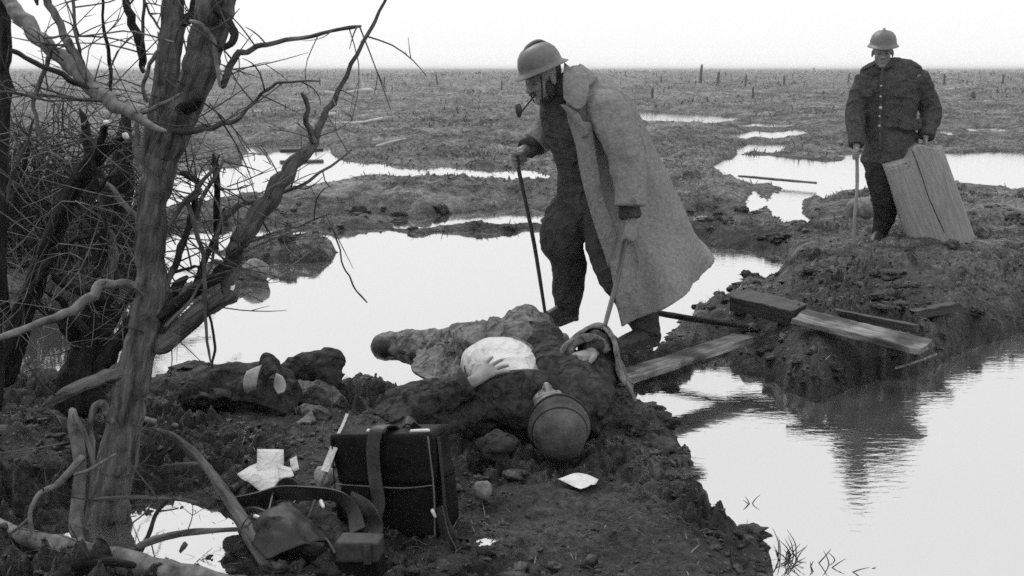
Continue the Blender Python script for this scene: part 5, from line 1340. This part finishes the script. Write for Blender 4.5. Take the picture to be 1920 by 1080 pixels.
def paper(pts, label, m='paper', name='paper_sheet', seed=0, amp=.006, t=.0015, group='papers scattered on the mud'):
    o = flap(name, pts, M[m], None, t, 5, 5, seed=seed, amp=amp)
    return tag(o, label, 'paper', group)
paper([[P(482, 842, 3.92), P(532, 843, 3.92)], [P(482, 872, 3.86), P(532, 874, 3.86)], [P(484, 892, 3.82), P(530, 895, 3.82)]], 'squarish white card standing up in the paper heap', seed=2, amp=.002)
paper([[P(444, 888, 3.82), P(480, 868, 3.88), P(515, 866, 3.88)], [P(466, 904, 3.76), P(500, 892, 3.78), P(535, 890, 3.80)], [P(492, 925, 3.72), P(515, 915, 3.72), P(542, 904, 3.74)]], 'large crumpled white paper lying in the heap left of the knapsack', seed=3, amp=.016)
paper([[P(520, 870, 3.80), P(545, 876, 3.80)], [P(522, 900, 3.74), P(552, 894, 3.74)]], 'small creased paper at the right of the heap', seed=5, amp=.02)
paper([[P(543, 862, 3.84), P(556, 855, 3.86)], [P(547, 885, 3.80), P(561, 880, 3.80)]], 'narrow white scrap standing right of the paper heap', seed=6, amp=.01)
paper([[G(1046, 897, .025), G(1084, 886, .035), G(1122, 900, .02)], [G(1066, 906, .02), G(1092, 902, .022), G(1116, 908, .02)], [G(1088, 918, .02), G(1100, 913, .02), G(1108, 909, .02)]], 'lone white paper sheet on the mud in front of the helmet', seed=7, amp=.006)
paper([[P(1126, 764, 4.74), P(1150, 750, 4.78)], [P(1128, 778, 4.70), P(1148, 770, 4.72)]], 'white scrap beside the shoulder of the person lying down, upper one', seed=8, amp=.015)
paper([[P(1128, 784, 4.66), P(1154, 772, 4.68)], [P(1134, 796, 4.62), P(1150, 788, 4.64)]], 'white scrap beside the shoulder of the person lying down, lower one', seed=9, amp=.015)
o_ = lump('white_cloth', P(608, 900, 3.62), (.035, .03, .045), 'paperpatch', 'crumpled pale cloth tucked behind the leaning rod', 'cloth', 15, .25)

# dark bundle of clothing on the bank at left
bn = thing('clothing_bundle', G(460, 770, 0), 'heap of dark sodden clothing on the bank left of the knapsack', 'bundle')
Bp = lambda x, y, Y: P(x, y, Y)
fuse('folded_coat', [loft([Bp(352, 738, 4.75), Bp(400, 728, 4.78), Bp(460, 728, 4.8), Bp(530, 740, 4.78)], [(.04, .05), (.09, .10), (.105, .115), (.09, .10)], 10, 28, fold=(.14, 9, 61)), loft([Bp(480, 700, 4.9), Bp(520, 720, 4.8), Bp(530, 770, 4.7)], [.055, .07, .06], 9, 24, fold=(.16, 10, 63))], M['lyingdark'], bn, .008, 1, wrinkles(.010, (9, 9, 9), 8))
drape('coat_fold', [[Bp(345, 752, 4.72), Bp(370, 722, 4.86), Bp(410, 708, 4.95)], [Bp(400, 752, 4.62), Bp(415, 716, 4.74), Bp(440, 698, 4.88)], [Bp(455, 752, 4.62), Bp(465, 712, 4.70), Bp(480, 690, 4.86)], [Bp(520, 770, 4.60), Bp(522, 726, 4.66), Bp(525, 690, 4.82)]], M['lyingdark'], bn, .012, 12, .022, 6, 55, along=0)
fuse('rolled_end', [loft([Bp(540, 700, 5.0), Bp(580, 690, 5.0), Bp(612, 690, 4.98)], [.05, .065, .075], 9, 24, fold=(.22, 10, 65)), loft([Bp(610, 672, 5.0), Bp(618, 710, 4.95)], [.04, .055], 9, 20, fold=(.25, 10, 67))], M['lyingdark'], bn, .008, 1, wrinkles(.012, (9, 9, 9), 18))
fuse('muddy_lump', [loft([Bp(545, 745, 4.85), Bp(590, 750, 4.82), Bp(615, 760, 4.8)], [.06, .075, .06], 9, 22, fold=(.25, 10, 69)), loft([Bp(560, 780, 4.65), Bp(600, 785, 4.62)], [.03, .04], 9, 20, fold=(.25, 12, 71))], M['clod'], bn, .008, 1, wrinkles(.02, (12, 12, 12), 28))
flap('pale_lining', [[Bp(462, 700, 4.66), Bp(492, 686, 4.70)], [Bp(456, 722, 4.62), Bp(482, 718, 4.63)], [Bp(462, 738, 4.64), Bp(480, 736, 4.64)]], M['paperpatch'], bn, .01, 6, 6, seed=3, amp=.015)
flap('pale_lining', [[Bp(516, 700, 4.64), Bp(530, 706, 4.66)], [Bp(514, 722, 4.62), Bp(537, 722, 4.64)], [Bp(522, 738, 4.60), Bp(534, 734, 4.62)]], M['paperpatch'], bn, .01, 6, 6, seed=4, amp=.015)
flap('upright_flap', [[Bp(484, 700, 4.72), Bp(496, 664, 4.74), Bp(524, 676, 4.72)], [Bp(490, 740, 4.66), Bp(512, 700, 4.64), Bp(536, 716, 4.66)]], M['lyingdark'], bn, .012, 6, 6, seed=5, amp=.015)
paper([[P(546, 800, 4.52), P(584, 772, 4.62)], [P(572, 806, 4.50), P(592, 792, 4.56)]], 'grey folded flap lying right of the clothing heap', 'lyingcloth', 'cloth_scrap', 6, .012, .008, None)

# reeds in the right pool
def reeds(c, n, spread, hmin, hmax, label, seed):
    r = random.Random(seed); o = thing('reed_clump', c, label, 'reeds', 'reeds in the right pool')
    for _ in range(n):
        p = Vector((c.x + r.gauss(0, spread), c.y + r.gauss(0, spread * .5), ZW - .01)); h = r.uniform(hmin, hmax); a = r.gauss(0, .7)
        q = Vector((math.sin(a), r.gauss(0, .3), math.cos(a))).normalized(); b = Vector((r.gauss(0, .4), 0, -.2))
        v, f = loft([p, p + q * h * .5, p + q * h + b * h * .4], [.0022, .002, .0007], 3, 5, tip=False); mesh('reed', v, f, M['stick'], o)
reeds(G(1475, 1050, ZW), 16, .03, .05, .13, 'thick dark reed tuft at the corner of the near bank', 1)
reeds(G(1530, 1062, ZW), 16, .07, .04, .09, 'sprawling low reeds in the pool right of the thick tuft', 2)
reeds(G(1408, 945, ZW), 3, .001, .04, .07, 'few bent reed blades alone in the open pool', 3)

# ================================================================== far field: posts, stakes, driftwood
posts = [(1160, 165, 36, 4, 'postpale'), (1313, 158, 34, 5, 'post'), (1345, 162, 28, 5, 'post'), (1397, 160, 24, 4, 'post'), (1526, 160, 36, 5, 'postpale'), (1828, 164, 30, 5, 'postpale'), (1826, 180, 14, 8, 'post'), (866, 168, 28, 3, 'postpale'), (820, 160, 22, 3, 'post'), (720, 160, 20, 3, 'post'), (520, 166, 30, 4, 'postpale'), (455, 164, 26, 3, 'postpale'), (682, 168, 22, 5, 'postpale'), (1223, 186, 20, 5, 'post'), (1412, 182, 22, 4, 'post'), (1470, 158, 20, 4, 'post'), (1590, 156, 18, 3, 'post'), (1770, 158, 22, 4, 'post'), (1880, 156, 20, 4, 'post'), (940, 166, 20, 3, 'post'), (1240, 156, 16, 3, 'post'), (600, 158, 16, 3, 'post'), (1040, 156, 18, 3, 'post')]
desc = {0: 'behind the shoulder of the stooping person, pale and tall', 1: 'dark, tallest of the three right of the greatcoat', 2: 'dark, second of the three right of the greatcoat', 3: 'dark, rightmost of the three right of the greatcoat', 4: 'tall and pale, left of the standing person', 5: 'pale, right of the standing person', 6: 'short and thick below the pale post at far right', 7: 'pale, left of the stooping helmet near the horizon', 8: 'thin and dark, second left of the stooping helmet', 9: 'thin and dark, third left of the stooping helmet', 10: 'pale, seen through the upper willow twigs', 11: 'pale, leftmost one beside the willow fork', 12: 'pale, on the bleached driftwood in the far field', 13: 'short and nearest, right of the greatcoat shoulder', 14: 'leaning in the grass midway between the two standing figures', 15: 'dark, just left of the tall pale one', 16: 'short, close by the elbow of the standing person', 17: 'dark, next to the right sleeve of the standing person', 18: 'dark, nearest the right edge of the view', 19: 'dark, just left of the stooping helmet', 20: 'small, nearest the greatcoat shoulder on the horizon', 21: 'small, left of the bleached driftwood on the horizon', 22: 'small, hidden half behind the stooping helmet'}
for i, (x, y, hp, wp, m) in enumerate(posts):
    if i == 22: continue
    g = G(x, y, 0); z = hz(g.x, g.y); hh = hp * g.y / FPX; r_ = wp * g.y / FPX * .5; lean = random.gauss(0, .05)
    b0 = Vector((g.x, g.y, z - .15))
    v, f = loft([b0, b0 + V3(lean * hh * .5, 0, .15 + hh * .5), b0 + V3(lean * hh, 0, .15 + hh * .9), b0 + V3(lean * hh, 0, .15 + hh)], [r_ * 1.1, r_, r_ * .9, r_ * .3], 2, 8, rough=.15)
    o = mesh('stake', v, f, M[m]); tag(o, 'wooden stake in the far field, ' + desc[i], 'stake', 'stakes across the far field')
def far_wood(pts, w, label, m='postpale'):
    pos = [G(x, y, .0) for x, y in pts]; pos = [Vector((p.x, p.y, hz(p.x, p.y) + .08)) for p in pos]
    v, f = loft(pos, [w * p.y / FPX * .5 for p in pos], 4, 8, rough=.3); o = mesh('driftwood', v, f, M[m]); tag(o, label, 'driftwood', 'bleached wood in the far field')
far_wood([(612, 176), (640, 170), (668, 172), (696, 171)], 9, 'bleached branching driftwood far off right of the willow')
far_wood([(628, 232), (672, 229), (716, 220)], 6, 'long pale rail lying in the grass below the far driftwood')
far_wood([(706, 259), (730, 258), (760, 259)], 4, 'thin pale stick in the grass left of the stooping person')
far_wood([(612, 214), (628, 213)], 9, 'small bright chunk of wood just under the leaning willow tip')
far_wood([(1750, 166), (1790, 164), (1850, 160)], 4, 'low pale rail beside the right sleeve of the standing person')
far_wood([(1290, 216), (1312, 212)], 6, 'pale stump end at the far water strip')
plank('floating_board', G(524, 279, -.05), G(604, 277, -.05), (0, 1, 0), .25, .07, 'plankdark', 'dark board afloat in the small far puddle behind the willow branch', 8, group=None)

# ================================================================== thin mist over the flats
def haze(density):
    m = bpy.data.materials.new('mist'); m.use_nodes = True; n = m.node_tree; n.nodes.clear()
    o = n.nodes.new('ShaderNodeOutputMaterial'); v = n.nodes.new('ShaderNodeVolumePrincipled')
    v.inputs['Color'].default_value = g4(.95); v.inputs['Density'].default_value = density; v.inputs['Anisotropy'].default_value = .2
    n.links.new(v.outputs[0], o.inputs['Volume'])
    x0, x1, y0, y1, z0, z1 = -7000, 7000, -60, 6800, -1.6, 4.2
    V = [(x0, y0, z0), (x1, y0, z0), (x1, y1, z0), (x0, y1, z0), (x0, y0, z1), (x1, y0, z1), (x1, y1, z1), (x0, y1, z1)]
    F = [(0, 3, 2, 1), (4, 5, 6, 7), (0, 1, 5, 4), (1, 2, 6, 5), (2, 3, 7, 6), (3, 0, 4, 7)]
    ob = mesh('haze', V, F, m, smooth=False)
    tag(ob, 'thin pale mist lying over the flooded plain', 'haze', kind='stuff')
haze(.0005)
